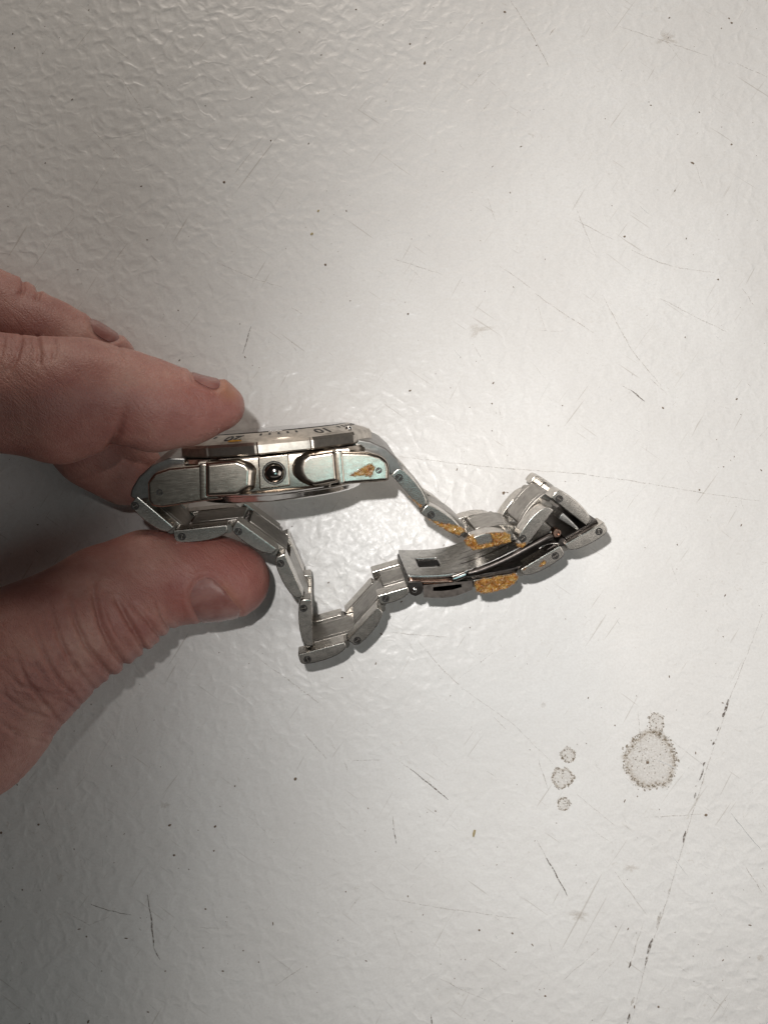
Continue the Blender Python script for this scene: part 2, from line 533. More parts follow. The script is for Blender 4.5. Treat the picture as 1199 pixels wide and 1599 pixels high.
SCR = [  # (photo points, width mm, darkness)
    ([(1192, 955), (1140, 1090), (1100, 1210), (1075, 1290), (1040, 1410), (1010, 1500), (985, 1599)], 0.26, 1),
    ([(620, 713), (700, 722), (780, 731), (900, 739), (1000, 753), (1110, 772), (1190, 783)], 0.24, 1),
    ([(797, 0), (835, 60), (857, 105)], 0.32, 1),
    ([(965, 40), (1040, 65), (1105, 86)], 0.26, 1), ([(1150, 98), (1199, 120)], 0.22, 1),
    ([(895, 342), (960, 375)], 0.22, 1), ([(985, 390), (1030, 410), (1060, 418), (1115, 425)], 0.28, 1),
    ([(835, 458), (880, 490), (928, 520)], 0.24, 1),
    ([(940, 460), (985, 545), (1032, 602)], 0.24, 1),
    ([(1030, 465), (1080, 492), (1135, 518)], 0.22, 1),
    ([(895, 315), (930, 400)], 0.2, 1), ([(780, 415), (830, 450)], 0.22, 1),
    ([(610, 402), (690, 428)], 0.2, 1), ([(740, 540), (756, 565)], 0.25, 1),
    ([(335, 408), (400, 436), (440, 448)], 0.18, 1), ([(140, 200), (215, 268)], 0.18, 1),
    ([(640, 1200), (655, 1212), (700, 1249)], 0.34, 2), ([(625, 1190), (645, 1205)], 0.2, 1),
    ([(838, 1312), (853, 1340)], 0.25, 1), ([(853, 1340), (870, 1370), (886, 1400)], 0.42, 2),
    ([(600, 1403), (700, 1420), (760, 1428), (815, 1436)], 0.2, 1),
    ([(230, 1398), (237, 1440), (240, 1480)], 0.42, 2), ([(240, 1480), (250, 1500)], 0.25, 2),
    ([(142, 1413), (170, 1422), (205, 1430)], 0.26, 2), ([(312, 1449), (344, 1450)], 0.22, 1),
    ([(610, 988), (660, 992), (702, 996)], 0.24, 1),
    ([(652, 1000), (690, 1045), (722, 1075)], 0.2, 1), ([(722, 1075), (800, 1130), (870, 1200)], 0.16, 1),
    ([(405, 1030), (450, 1062), (497, 1097)], 0.26, 1), ([(475, 1145), (510, 1186)], 0.28, 1),
    ([(540, 1188), (600, 1187)], 0.18, 1), ([(538, 1190), (543, 1205)], 0.3, 1),
    ([(1005, 1440), (995, 1470), (985, 1505)], 0.24, 1), ([(985, 1502), (981, 1512)], 0.5, 2),
    ([(1140, 1270), (1190, 1330)], 0.25, 3), ([(1024, 1185), (1058, 1203)], 0.35, 3),
    ([(613, 1275), (616, 1298)], 0.3, 1), ([(613, 1294), (619, 1318)], 0.45, 2),
    ([(673, 1585), (675, 1612)], 0.3, 2), ([(880, 1530), (940, 1478)], 0.18, 1),
    ([(760, 1495), (790, 1516)], 0.25, 1), ([(680, 1525), (720, 1546), (765, 1565)], 0.2, 1),
    ([(1005, 1277), (1095, 1272)], 0.2, 1), ([(960, 1362), (1010, 1430)], 0.22, 1),
    ([(1165, 1355), (1190, 1395)], 0.25, 1), ([(995, 1110), (1003, 1190)], 0.22, 1),
    ([(840, 1185), (856, 1235)], 0.25, 1), ([(60, 1250), (80, 1300)], 0.2, 1),
    ([(105, 1425), (140, 1445), (170, 1432)], 0.25, 1), ([(430, 1540), (470, 1512)], 0.25, 1),
    ([(972, 602), (985, 610)], 0.3, 1), ([(985, 609), (1006, 627)], 0.5, 2),
    ([(392, 508), (386, 530), (379, 552)], 0.3, 2), ([(190, 122), (219, 166)], 0.22, 1),
    ([(1137, 1092), (1130, 1117)], 0.75, 2), ([(1131, 1112), (1128, 1120)], 0.9, 2),
    ([(1123, 1134), (1119, 1142)], 0.7, 2), ([(1115, 1158), (1112, 1164)], 0.6, 2),
    ([(1101, 1190), (1098, 1197)], 0.8, 2), ([(1098, 1200), (1092, 1219)], 0.75, 2),
    ([(1086, 1238), (1084, 1247)], 0.6, 2), ([(1071, 1298), (1066, 1316)], 0.75, 2),
    ([(1046, 1388), (1043, 1396)], 0.6, 1), ([(1031, 1424), (1025, 1450)], 0.75, 1),
    ([(1018, 1466), (1010, 1490)], 0.8, 2), ([(1010, 1494), (1007, 1508)], 0.8, 2),
    ([(990, 1558), (985, 1572)], 0.8, 1), ([(983, 1583), (979, 1599)], 0.8, 2),
    ([(857, 55), (868, 42)], 0.4, 1), ([(755, 110), (736, 133)], 0.3, 1), ([(750, 175), (765, 160)], 0.25, 1),
    ([(1158, 450), (1178, 478)], 0.25, 1), ([(455, 480), (472, 490)], 0.25, 1),
    ([(1040, 1150), (1110, 1205)], 0.16, 1), ([(900, 1240), (960, 1290)], 0.16, 1),
    ([(770, 1120), (790, 1140)], 0.2, 1), ([(715, 1060), (770, 1020)], 0.14, 1),
]
MATS = {1: M_SCR, 2: M_SCR_D, 3: M_SCR_W}
for k, (pts, w, d) in enumerate(SCR):
    bm = bmesh.new()
    ribbon(bm, pts, w * (0.8 if d == 2 else 0.85), 0.025 + 0.0007 * k)
    from_bm('scratch', bm, MATS[d], table, None)

def blob(bm, cx, cy, r, z, seed, lobes=0.18, n=64, rings=12, sy=1.0, rim_amt=1.0):
    lay = bm.verts.layers.float.get('rim') or bm.verts.layers.float.new('rim')
    c = at_z(cx, cy, 0)
    rr = []
    for k in range(rings + 1):
        f = k / rings
        ring = []
        for i in range(n):
            a = 2 * math.pi * i / n
            q = 1 + lobes * mnoise.noise(Vector((math.cos(a) * 1.6 + seed, math.sin(a) * 1.6, seed))) * 2 \
                + 0.10 * mnoise.noise(Vector((math.cos(a) * 6, math.sin(a) * 6, seed))) + 0.06 * mnoise.noise(Vector((math.cos(a) * 15, math.sin(a) * 15, seed)))
            v = bm.verts.new((c.x + r * f * q * math.cos(a), c.y + r * sy * f * q * math.sin(a), z))
            v[lay] = (0.20 + 0.5 * rim_amt * math.exp(-((f - 0.86) / 0.10) ** 2)) * (1.0 - f ** 8)
            if rim_amt < 0.2: v[lay] = 0.26 * (1 - f * f)
            ring.append(v)
        rr.append(ring)
    for A, B in zip(rr, rr[1:]):
        for i in range(n):
            bm.faces.new((A[i], B[i], B[(i + 1) % n], A[(i + 1) % n]))

for k, (cx, cy, r, lob, sy, ra) in enumerate([(1017, 1187, 6.6, 0.08, 1.02, 1.0), (1025, 1130, 1.9, 0.12, 1.45, 0.35), (887, 1179, 1.8, 0.12, 1, 0.9),
                                           (880, 1215, 2.45, 0.16, 1, 1.0), (880, 1256, 1.5, 0.1, 1.05, 0.9), (848, 1101, 0.7, 0.1, 1, 0.15),
                                           (1187, 1497, 0.9, 0.1, 1, 0.15), 
                                           (745, 515, 2.4, 0.6, 0.6, 0.1), (1040, 60, 2.6, 0.6, 0.6, 0.1),
                                           (255, 1258, 1.2, 0.6, 0.7, 0.1), (985, 1355, 1.3, 0.6, 0.8, 0.1), (905, 1430, 2.6, 0.5, 0.5, 0.1)]):
    bm = bmesh.new()
    blob(bm, cx, cy, r, 0.012 + 0.0006 * k, 3.1 * k, lob, sy=sy, rim_amt=ra)
    film = from_bm('stain', bm, M_STAIN, table, None)
    if ra < 0.2: continue
    bm = bmesh.new()
    c = at_z(cx, cy, 0)
    for q in range(int(17 * r * r * (0.35 + 0.65 * min(1, 2.2 / r)) + 16)):
        a = random.uniform(0, 2 * math.pi)
        low = 0.5 - 0.5 * math.sin(a)                     # dried thicker towards the lower rim
        f = random.gauss(0.90, 0.07) if random.random() < 0.42 + 0.30 * low else math.sqrt(random.random())
        if f > 1.06: continue
        wv = 1 + lob * mnoise.noise(Vector((math.cos(a) * 1.6 + 3.1 * k, math.sin(a) * 1.6, 3.1 * k))) * 2
        x, y = c.x + r * f * wv * math.cos(a), c.y + r * sy * f * wv * math.sin(a)
        gr = random.choice((0.06, 0.08, 0.10, 0.13, 0.19)) * (1.15 if f > 0.8 else 0.8)
        rot = random.uniform(0, 3); el = random.uniform(1, 2.2)
        vs = []
        for i in range(6):
            t = 2 * math.pi * i / 6
            u_, v_ = gr * el * math.cos(t) * random.uniform(0.7, 1.2), gr * math.sin(t) * random.uniform(0.7, 1.2)
            vs.append(bm.verts.new((x + u_ * math.cos(rot) - v_ * math.sin(rot), y + u_ * math.sin(rot) + v_ * math.cos(rot), 0.022 + 0.00001 * q)))
        bm.faces.new(vs)
    tag(from_bm('stain_grain', bm, M_GRAIN, film, None), kind='stuff')

# crumbs of dirt: low uneven lumps
def crumb(bm, u, v, r, el=1.0, ang=0.0):
    c = at_z(u, v, 0)
    n = 8
    rings = []
    ca, sa = math.cos(ang), math.sin(ang)
    for f, h in ((1.0, 0.0), (0.75, 0.35), (0.35, 0.55)):
        ring = []
        for i in range(n):
            a = 2 * math.pi * i / n
            q = r * f * random.uniform(0.8, 1.2)
            x, y = q * el * math.cos(a), q * math.sin(a)
            ring.append(bm.verts.new((c.x + x * ca - y * sa, c.y + x * sa + y * ca, 0.04 + r * h * 0.7)))
        rings.append(ring)
    for A, B in zip(rings, rings[1:]):
        for i in range(n):
            bm.faces.new((A[i], A[(i + 1) % n], B[(i + 1) % n], B[i]))
    bm.faces.new(rings[-1])

SPK = [(350, 284, .5, 1, 0), (508, 413, .5, 1, 0), (423, 219, .35, 1, 0), (663, 98, .42, 2.0, 1.3), (1081, 254, .4, 2.2, -.5),
       (1142, 225, .33, 1.3, .5), (975, 369, .42, 1.2, 0), (637, 490, .38, 1, 0), (556, 14, .35, 1, 0), (788, 18, .45, 1.4, -.3),
       (230, 374, .3, 1, 0), (20, 52, .3, 1, 0), (23, 74, .28, 1, 0), (1045, 27, .3, 1.6, .7), (1138, 28, .3, 1.6, -.7), (1142, 35, .35, 1.7, -.4),
       (60, 1288, .42, 1, 0), (2, 1301, .5, 1, 0), (265, 1289, .42, 1.7, .5), (336, 1291, .36, 1.6, .8), (272, 1336, .42, 1.2, 0),
       (461, 1217, .55, 1.2, .8), (680, 1267, .3, 1, 0), (1011, 1191, .6, 1, 0), (960, 1133, .3, 1, 0), (995, 1244, .25, 1, 0),
       (1102, 1273, .55, 1.1, 0), (768, 630, .3, 1, 0), (878, 633, .25, 1, 0), (1092, 765, .35, 1, 0), (748, 1453, .4, 1, 0), (800, 1458, .4, 1, 0),
       (1028, 1573, .4, 1, 0), (851, 1556, .35, 1.2, 0), (1121, 436, .35, 1.2, 0), (380, 1485, .25, 1, 0), (135, 1463, .3, 1, 0), (321, 1420, .35, 1, 0),
       (295, 1358, .22, 1, 0), (35, 1390, .3, 1, 0), (786, 770, .55, 1.3, 1.0), (797, 775, .36, 1.3, 0.6), (792, 769, .18, 3.0, -.3), (680, 1330, .2, 1, 0),
       (770, 598, .25, 2.2, .9), (640, 610, .3, 2, .4), (1150, 623, .3, 1.5, .6), (1035, 637, .35, 1.5, -.6), (367, 1228, .3, 1, 0), (334, 1329, .3, 1.2, .4),
       (540, 1393, .25, 1, 0), (404, 1503, .25, 1, 0), (348, 1517, .3, 1.6, -.4), (138, 1596, .35, 2, 1.2), (258, 1517, .25, 1.2, 0), (640, 68, .4, 1, 0)]
for u, v, r, el, ang in SPK:
    bm = bmesh.new(); crumb(bm, u, v, r * 0.6, el, ang)
    from_bm('dirt_speck', bm, M_SPECK, table, None)
for u, v, r, el, ang in ((740, 1302, .34, 3.0, 1.35), (487, 365, .3, 1.2, 0.6), (497, 329, .25, 1.4, 1.0)):
    bm = bmesh.new(); crumb(bm, u, v, r, el, ang)
    from_bm('yellow_fleck', bm, M_FLECK, table, None)
bm = bmesh.new()
for i in range(360):
    u, v = random.uniform(-60, 1260), random.uniform(-60, 1660)
    if v < 700 and random.random() < 0.45: continue
    crumb(bm, u, v, random.choice((0.05, 0.07, 0.09, 0.13)), random.uniform(1, 3.2), random.uniform(0, 3.1))
tag(from_bm('fine_dirt', bm, M_SPECK, table, None), kind='stuff')
for mat, cnt, wr in ((M_SCR, 300, (0.06, 0.12)), (M_SCR_W, 60, (0.08, 0.16))):
    bm = bmesh.new()
    for i in range(cnt):
        u, v = random.uniform(-40, 1240), random.uniform(-40, 1640)
        if v < 500 and random.random() < 0.6: continue
        a = random.choice((0.7, 0.75, 0.9, 2.3, 1.25, random.uniform(0, 3.1)))
        L = random.choice((5, 8, 8, 12, 14, 20, 40))
        ribbon(bm, [(u, v), (u + L * math.cos(a), v + L * math.sin(a))], random.uniform(*wr), 0.08 + 0.0002 * i)
    tag(from_bm('fine_scratches' if mat is M_SCR else 'pale_fine_scratches', bm, mat, table, None), kind='stuff')

# ------------------------------------------------------------------ the watch
watch = bpy.data.objects.new('wristwatch', None)
watch.empty_display_size = 0.01
col.objects.link(watch)
R3 = Matrix((LX, LY, CAX)).transposed()
watch.matrix_world = Matrix.Translation(O * S) @ R3.to_4x4()
tag(watch, 'stainless steel wristwatch standing on its bracelet edge, orange rust on its links, in a hand', 'wristwatch')

def P(zl, *pts):
    return [loc(u, v, zl) for u, v in pts]

# --- case: round body flattened on the crown side, lugs, crown guards
Y_TOP = loc(428, 707, 17.5).y
Y_BOT = loc(428, 768, 17.5).y
def build_case():
    bm = bmesh.new()
    n = 96
    t = bmesh.new()
    def rr(r, y):
        out = []
        for i in range(n):
            a = 2 * math.pi * i / n
            x, z = r * math.cos(a), r * math.sin(a)
            zm = (16.7 if abs(x) < 10.6 else 13.9) + (r - 20) * 0.5
            z = max(-zm, min(zm, z))
            out.append(t.verts.new((x, y, z)))
        return out
    ring = [rr(19.2, Y_BOT), rr(20.0, Y_BOT + 0.7), rr(20.0, Y_TOP - 0.9), rr(19.4, Y_TOP - 0.25), rr(18.4, Y_TOP)]
    for A, B in zip(ring, ring[1:]):
        for i in range(n):
            t.faces.new((A[i], B[i], B[(i + 1) % n], A[(i + 1) % n]))
    t.faces.new(ring[0][::-1]); t.faces.new(ring[-1])
    bmesh.ops.recalc_face_normals(t, faces=t.faces[:])
    merge(bm, t)
    lugR = P(14.4, (500, 703), (532, 701), (573, 702), (595, 708), (605, 716), (608, 728), (607, 748), (550, 752), (500, 757))
    lugL = P(14.4, (229, 750), (231, 778), (237, 787), (252, 789), (318, 779), (350, 776), (350, 718), (318, 722), (264, 727), (240, 735))
    for lug in (lugR, lugL):
        add_prism(bm, lug, 10.15, 14.4, 0.8, 4)
        add_prism(bm, lug, -14.4, -10.15, 0.8, 4)
    # ridge between lug flank and crown guard, then the guards themselves
    for s in (1, -1):
        z0, z1 = (11.0, 15.5) if s > 0 else (-15.5, -11.0)
        add_prism(bm, P(15.5, (522, 702), (534, 701), (538, 751), (528, 753)), z0, z1, 0.3, 2)
        add_prism(bm, P(15.5, (310, 722), (323, 721), (325, 775), (312, 777)), z0, z1, 0.3, 2)
    def guard(px, top, zl, zin):
        # chamfered block: wide base, smaller flat top
        base = P(zl, *px); topp = P(zl, *top)
        t = bmesh.new()
        a = [t.verts.new((p.x, p.y, 12.5)) for p in base]
        b = [t.verts.new((p.x, p.y, zl - 0.8)) for p in base]
        c = [t.verts.new((p.x, p.y, zl)) for p in topp]
        m = len(a)
        t.faces.new(a[::-1]); t.faces.new(c)
        for A, B in ((a, b), (b, c)):
            for i in range(m):
                t.faces.new((A[i], A[(i + 1) % m], B[(i + 1) % m], B[i]))
        bmesh.ops.recalc_face_normals(t, faces=t.faces[:])
        bevel_all(t, 0.5, 4, 12)
        merge(bm, t)
    guard([(455, 727), (461, 714), (478, 705), (524, 700), (529, 753), (487, 760), (468, 752), (456, 741)],
          [(471, 728), (474, 718), (482, 711), (521, 705), (525, 748), (490, 755), (478, 748), (472, 739)], 17.7, 0)
    guard([(400, 737), (398, 763), (374, 773), (320, 776), (319, 720), (372, 716), (392, 722), (400, 730)],
          [(389, 739), (388, 757), (370, 769), (324, 771), (323, 725), (369, 720), (382, 725), (389, 733)], 17.7, 0)
    # crown seat: a square boss
    add_prism(bm, P(17.3, (402, 712), (450, 707), (453, 757), (405, 763)), 15.0, 17.3, 0.3, 3)
    return from_bm('case', bm, M_CASE, watch, 30)
case = build_case()
HEAD.append(case)

bm = bmesh.new()
cc = loc(428, 737, 17.4)
add_lathe_z(bm, [(2.2, 16.8), (2.2, 17.4), (2.15, 17.45), (1.95, 17.45), (1.9, 16.6)], cc.x, cc.y, 32)
ring_o = from_bm('crown_tube', bm, M_HOLE, case, 40)
bm = bmesh.new()
add_lathe_z(bm, [(1.88, 16.6), (1.88, 17.4), (1.72, 17.75), (1.35, 18.05), (0.9, 18.23), (0.4, 18.31), (0.0, 18.33)], cc.x, cc.y, 32)
from_bm('crown', bm, M_CROWN, watch, 60)

# lug screws
def screw(parent, u, v, zl, r=0.62, name='pin', dark=True, slot=0.6):
    c = loc(u, v, zl)
    bm = bmesh.new()
    add_lathe_z(bm, [(r * 1.18, zl - 0.3), (r * 1.18, zl + 0.035), (r * 0.80, zl + 0.02), (r * 0.76, zl - 0.05), (0.0, zl - 0.05)], c.x, c.y, 20)
    o = from_bm(name, bm, M_HOLE, parent, 40)
    bm = bmesh.new()
    ca, sa = math.cos(slot), math.sin(slot)
    for s in (-1, 1):
        poly = []
        for i in range(9):
            a = slot + (math.pi * i / 8 if s > 0 else math.pi + math.pi * i / 8)
            poly.append(Vector((c.x + 0.66 * r * math.cos(a) - s * sa * 0.07, c.y + 0.66 * r * math.sin(a) + s * ca * 0.07)))
        add_prism(bm, poly, zl - 0.25, zl + 0.06, 0.04, 1)
    for v_ in bm.verts: pass
    return o, bm
def screw_obj(parent, u, v, zl, r=0.62, slot=0.6):
    o, bm = screw(parent, u, v, zl, r, 'pin', True, slot)
    from_bm('pin_head', bm, M_DARK, parent, 40)
screw_obj(case, 591, 731, 14.4, 0.52, 0.4)
screw_obj(case, 249, 765, 14.4, 0.52, 1.2)

# end links that fill the space between the lugs
bm = bmesh.new()
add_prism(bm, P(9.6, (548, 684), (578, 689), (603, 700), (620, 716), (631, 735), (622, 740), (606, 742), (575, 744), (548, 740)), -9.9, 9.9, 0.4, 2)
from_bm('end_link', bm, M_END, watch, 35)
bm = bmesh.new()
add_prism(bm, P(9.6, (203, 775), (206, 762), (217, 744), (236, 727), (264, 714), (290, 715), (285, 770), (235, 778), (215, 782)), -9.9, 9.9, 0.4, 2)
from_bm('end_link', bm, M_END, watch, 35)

# --- case back
bm = bmesh.new()
add_lathe_y(bm, [(18.6, Y_BOT + 0.2), (18.2, Y_BOT - 0.25), (17.6, Y_BOT - 0.45), (17.4, Y_BOT - 0.40), (17.2, Y_BOT - 0.5), (16.6, Y_BOT - 1.35), (15.8, Y_BOT - 1.75), (14.8, Y_BOT - 1.9), (14.6, Y_BOT - 1.8), (0, Y_BOT - 1.8)], 96)
from_bm('case_back', bm, M_POL, watch, 30)

# --- bezel: twelve flat facets on the rim, sloping ring above, numerals cut into it
BZ0 = Y_TOP + 0.08
RB = 19.5
NF = 12
PH = math.radians(90 - 7.0)
def build_bezel():
    bm = bmesh.new()
    n = NF * 30
    gap = math.radians(1.0)
    def facet_r(a, r, soft):
        # polygon radius blended with a circle
        k = ((a - PH) / (2 * math.pi / NF) + 0.5) % 1.0 - 0.5
        th = k * 2 * math.pi / NF
        rp = r * math.cos(math.pi / NF) / math.cos(th)
        rp = rp + (r - rp) * soft
        notch = max(0.0, 1 - abs(abs(th) - math.pi / NF) / math.radians(1.1))
        return rp - notch * 0.28 * (1 - soft)
    t = bmesh.new()
    prof = [(17.0, BZ0, 1), (RB * 1.0 - 0.35, BZ0, 0.0), (RB, BZ0 + 0.3, 0.0), (RB, BZ0 + 1.75, 0.0), (RB - 0.35, BZ0 + 2.3, 0.0),
            (RB - 0.9, BZ0 + 2.5, 0.35), (RB - 1.5, BZ0 + 2.7, 1.0), (15.0, BZ0 + 3.7, 1), (14.6, BZ0 + 3.8, 1), (14.4, BZ0 + 3.65, 1), (14.4, BZ0 + 2.0, 1)]
    rings = []
    for r, y, soft in prof:
        ring = []
        for i in range(n):
            a = 2 * math.pi * i / n + PH
            q = facet_r(a, r, soft)
            ring.append(t.verts.new((q * math.cos(a), y, q * math.sin(a))))
        rings.append(ring)
    for A, B in zip(rings, rings[1:]):
        for i in range(n):
            t.faces.new((A[i], B[i], B[(i + 1) % n], A[(i + 1) % n]))
    bmesh.ops.recalc_face_normals(t, faces=t.faces[:])
    merge(bm, t)
    return from_bm('bezel', bm, M_BEZEL, watch, 24)
bezel = build_bezel()
HEAD.append(bezel)

SL0, SL1 = (RB - 1.5, BZ0 + 2.7), (15.0, BZ0 + 3.7)
def bez(a, f, lift=0.02):
    """point on the sloping ring: a = angle (90 deg = crown side), f = 0 outer .. 1 inner"""
    r = SL0[0] + (SL1[0] - SL0[0]) * f
    y = SL0[1] + (SL1[1] - SL0[1]) * f
    return Vector((r * math.cos(a), y + lift, r * math.sin(a)))

def text_mesh(body, size):
    cu = bpy.data.curves.new('numeral', 'FONT')
    cu.body = body
    cu.size = size
    cu.offset = 0.055
    cu.align_x = 'CENTER'; cu.align_y = 'CENTER'
    ob = bpy.data.objects.new('numeral', cu)
    col.objects.link(ob)
    dg = bpy.context.evaluated_depsgraph_get()
    me = bpy.data.meshes.new_from_object(ob.evaluated_get(dg))
    bpy.data.objects.remove(ob)
    bpy.data.curves.remove(cu)
    return me

def numeral(body, deg):
    me = text_mesh(body, 3.8)
    bm = bmesh.new(); bm.from_mesh(me); bpy.data.meshes.remove(me)
    a0 = math.radians(deg)
    ex = bmesh.ops.extrude_face_region(bm, geom=bm.faces[:])
    for v in [e for e in ex['geom'] if isinstance(e, bmesh.types.BMVert)]: v.co.z += 0.06
    for v in bm.verts:
        # digit tops point outwards; reading direction runs round the ring
        f = 0.5 - v.co.y / 3.9
        a = a0 + v.co.x / 16.8
        q = bez(a, f, 0.01 + v.co.z)
        v.co = q
    bmesh.ops.recalc_face_normals(bm, faces=bm.faces[:])
    return from_bm('numeral', bm, M_INK, bezel, None)
for h in range(12):
    # minutes run clockwise seen from the dial side: 15 sits at the crown, 10 towards +x
    minute = h * 5
    deg = 90 - (15 - minute) * 6 - 5.0
    if minute in (10, 20, 30, 40, 50):
        numeral(str(minute), deg)
for k in range(60):
    deg = 90 - (15 - k) * 6 - 5.0
    if any(abs(k - q) < 2.5 for q in (10, 20, 30, 40, 50)) or k == 0: continue
    bm = bmesh.new()
    a = math.radians(deg)
    wdt = math.radians(0.75)
    f0, f1 = (0.62, 0.88)
    vs = [bez(a - wdt, f0), bez(a + wdt, f0), bez(a + wdt, f1), bez(a - wdt, f1)]
    lo = [bm.verts.new(v) for v in vs]; hi = [bm.verts.new(v + Vector((0, 0.05, 0))) for v in vs]
    bm.faces.new(hi)
    for i in range(4): bm.faces.new((lo[i], lo[(i + 1) % 4], hi[(i + 1) % 4], hi[i]))
    bmesh.ops.recalc_face_normals(bm, faces=bm.faces[:])
    from_bm('minute_mark', bm, M_INK, bezel, None)
def bead(deg, f, r):
    bm = bmesh.new()
    c = bez(math.radians(deg), f, 0.0)
    bmesh.ops.create_uvsphere(bm, u_segments=16, v_segments=10, radius=r)
    for v in bm.verts: v.co = Vector((v.co.x, v.co.y * 0.75, v.co.z)) + c
    return from_bm('bezel_stud', bm, M_POL, bezel, 80)
for d in (33, 147, 93 + 180, 213, 327): bead(d, 0.25, 0.75)
bm = bmesh.new()
for dd, ff in ((0.0, 0.05),):
    pts = [bez(math.radians(90 + 17.5 + i * 1.3), ff, 0.02) for i in range(8)]
    add_tube(bm, pts, [0.1, 0.17, 0.2, 0.2, 0.22, 0.2, 0.16, 0.08], 8)
from_bm('amber_residue', bm, M_GOLD, bezel, 60)

bm = bmesh.new()
add_lathe_y(bm, [(14.38, BZ0 + 2.8), (14.38, BZ0 + 3.7), (14.1, BZ0 + 3.95), (0, BZ0 + 4.0)], 96)
add_lathe_y(bm, [(14.38, BZ0 + 2.8), (0, BZ0 + 2.8)], 96)
from_bm('crystal', bm, M_GLASS, watch, 30)
bm = bmesh.new()
add_lathe_y(bm, [(14.3, BZ0 + 2.0), (0, BZ0 + 2.0)], 96)
from_bm('dial', bm, M_DIAL, watch, 30)

# --- bracelet
def link_poly(A, B, side, t, pin_at_a=True):
    """side profile: straight inner edge A-B, gently domed outer edge"""
    d = (B - A); L = d.length; d = d / L
    n = Vector((-d.y, d.x)) * side
    prof = [(0.0, 0.0), (1.0, 0.0), (1.005, 0.30), (0.99, 0.52), (0.93, 0.68), (0.82, 0.84), (0.66, 0.95), (0.48, 1.0), (0.28, 0.99), (0.12, 0.93), (0.03, 0.82), (0.0, 0.62)]
    if not pin_at_a: prof = [(1 - s, h) for s, h in prof]
    return [A + d * (s * L) + n * (h * t) for s, h in prof]

def make_link(a, b, outer, pin=None, t=2.75, mat_near=None, mid=True, shift=0.26, pin_at_a=True, slot=0.5):
    A, B = loc(*a), loc(*b)
    q = loc(*outer)
    d = B - A
    side = 1 if (d.x * (q.y - A.y) - d.y * (q.x - A.x)) > 0 else -1
    poly = link_poly(A, B, side, t, pin_at_a)
    sh = d * (shift if pin_at_a else -shift)
    nrm = Vector((-d.y, d.x)).normalized() * side
    mpoly = [p + sh + nrm * 0.10 for p in link_poly(A, B, side, t * 0.97, pin_at_a)]
    bm = bmesh.new()
    # middle row, with two shallow grooves along it
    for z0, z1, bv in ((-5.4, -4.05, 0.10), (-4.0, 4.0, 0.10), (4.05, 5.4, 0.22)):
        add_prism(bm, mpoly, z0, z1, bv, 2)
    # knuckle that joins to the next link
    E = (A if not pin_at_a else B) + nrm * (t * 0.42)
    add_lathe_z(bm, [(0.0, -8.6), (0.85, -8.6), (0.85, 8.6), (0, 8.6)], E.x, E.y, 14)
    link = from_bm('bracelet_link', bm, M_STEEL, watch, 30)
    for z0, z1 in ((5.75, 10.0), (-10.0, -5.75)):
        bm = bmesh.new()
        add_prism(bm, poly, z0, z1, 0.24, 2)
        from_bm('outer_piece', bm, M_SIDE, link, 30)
    if pin:
        screw_obj(link, pin[0], pin[1], 10.0, 0.66, slot)
    return link

L = {}
L['l1'] = make_link((214, 775), (271, 823), (220, 815), (211, 790), slot=0.3)
L['l2'] = make_link((270, 829), (354, 820), (310, 850), (284, 838), slot=1.3)
L['l3'] = make_link((371, 813), (432, 857), (385, 855), (372, 830), slot=0.9)
L['l4'] = make_link((445, 865), (474, 931), (436, 905), (438, 880), slot=2.2)
L['l5'] = make_link((486, 936), (489, 1009), (460, 970), (474, 950), slot=0.2)
L['l6'] = make_link((465, 1023), (538, 1003), (500, 1040), (480, 1030), slot=1.9)
L['l7'] = make_link((543, 1000), (590, 949), (580, 990), (558, 1000), slot=0.7)
L['l8'] = make_link((589, 931), (637, 917), (612, 950), (602, 935), t=2.3, slot=1.1)
L['c2'] = make_link((739, 906), (807, 894), (770, 925), None, t=2.8, pin_at_a=False)
L['c3'] = make_link((812, 890), (875, 852), (850, 890), (867, 868), pin_at_a=False)
L['c4'] = make_link((882, 850), (943, 815), (920, 850), (935, 830), pin_at_a=False, slot=1.6)
L['d'] = make_link((860, 778), (915, 821), (900, 785), (873, 779), slot=2.5)
L['e'] = make_link((822, 853), (865, 797), (820, 820), (816, 841), t=2.9, slot=0.6)
L['f'] = make_link((737, 860), (799, 847), (760, 830), None, t=3.0)
L['g'] = make_link((656, 802), (717, 841), (700, 805), (673, 804), slot=2.0)
L['h'] = make_link((610, 742), (658, 795), (645, 757), (623, 746), slot=0.9)

# --- folding clasp
def local_pts(zl, pts): return [loc(u, v, zl) for u, v in pts]
def catmull(pts, n=8):
    out = []
    P_ = [pts[0]] + list(pts) + [pts[-1]]
    for i in range(1, len(P_) - 2):
        for k in range(n):
            t = k / n
            a, b, c, d = P_[i - 1], P_[i], P_[i + 1], P_[i + 2]
            out.append(0.5 * ((2 * b) + (c - a) * t + (2 * a - 5 * b + 4 * c - d) * t * t + (3 * b - a - 3 * c + d) * t ** 3))
    out.append(P_[-2])
    return out

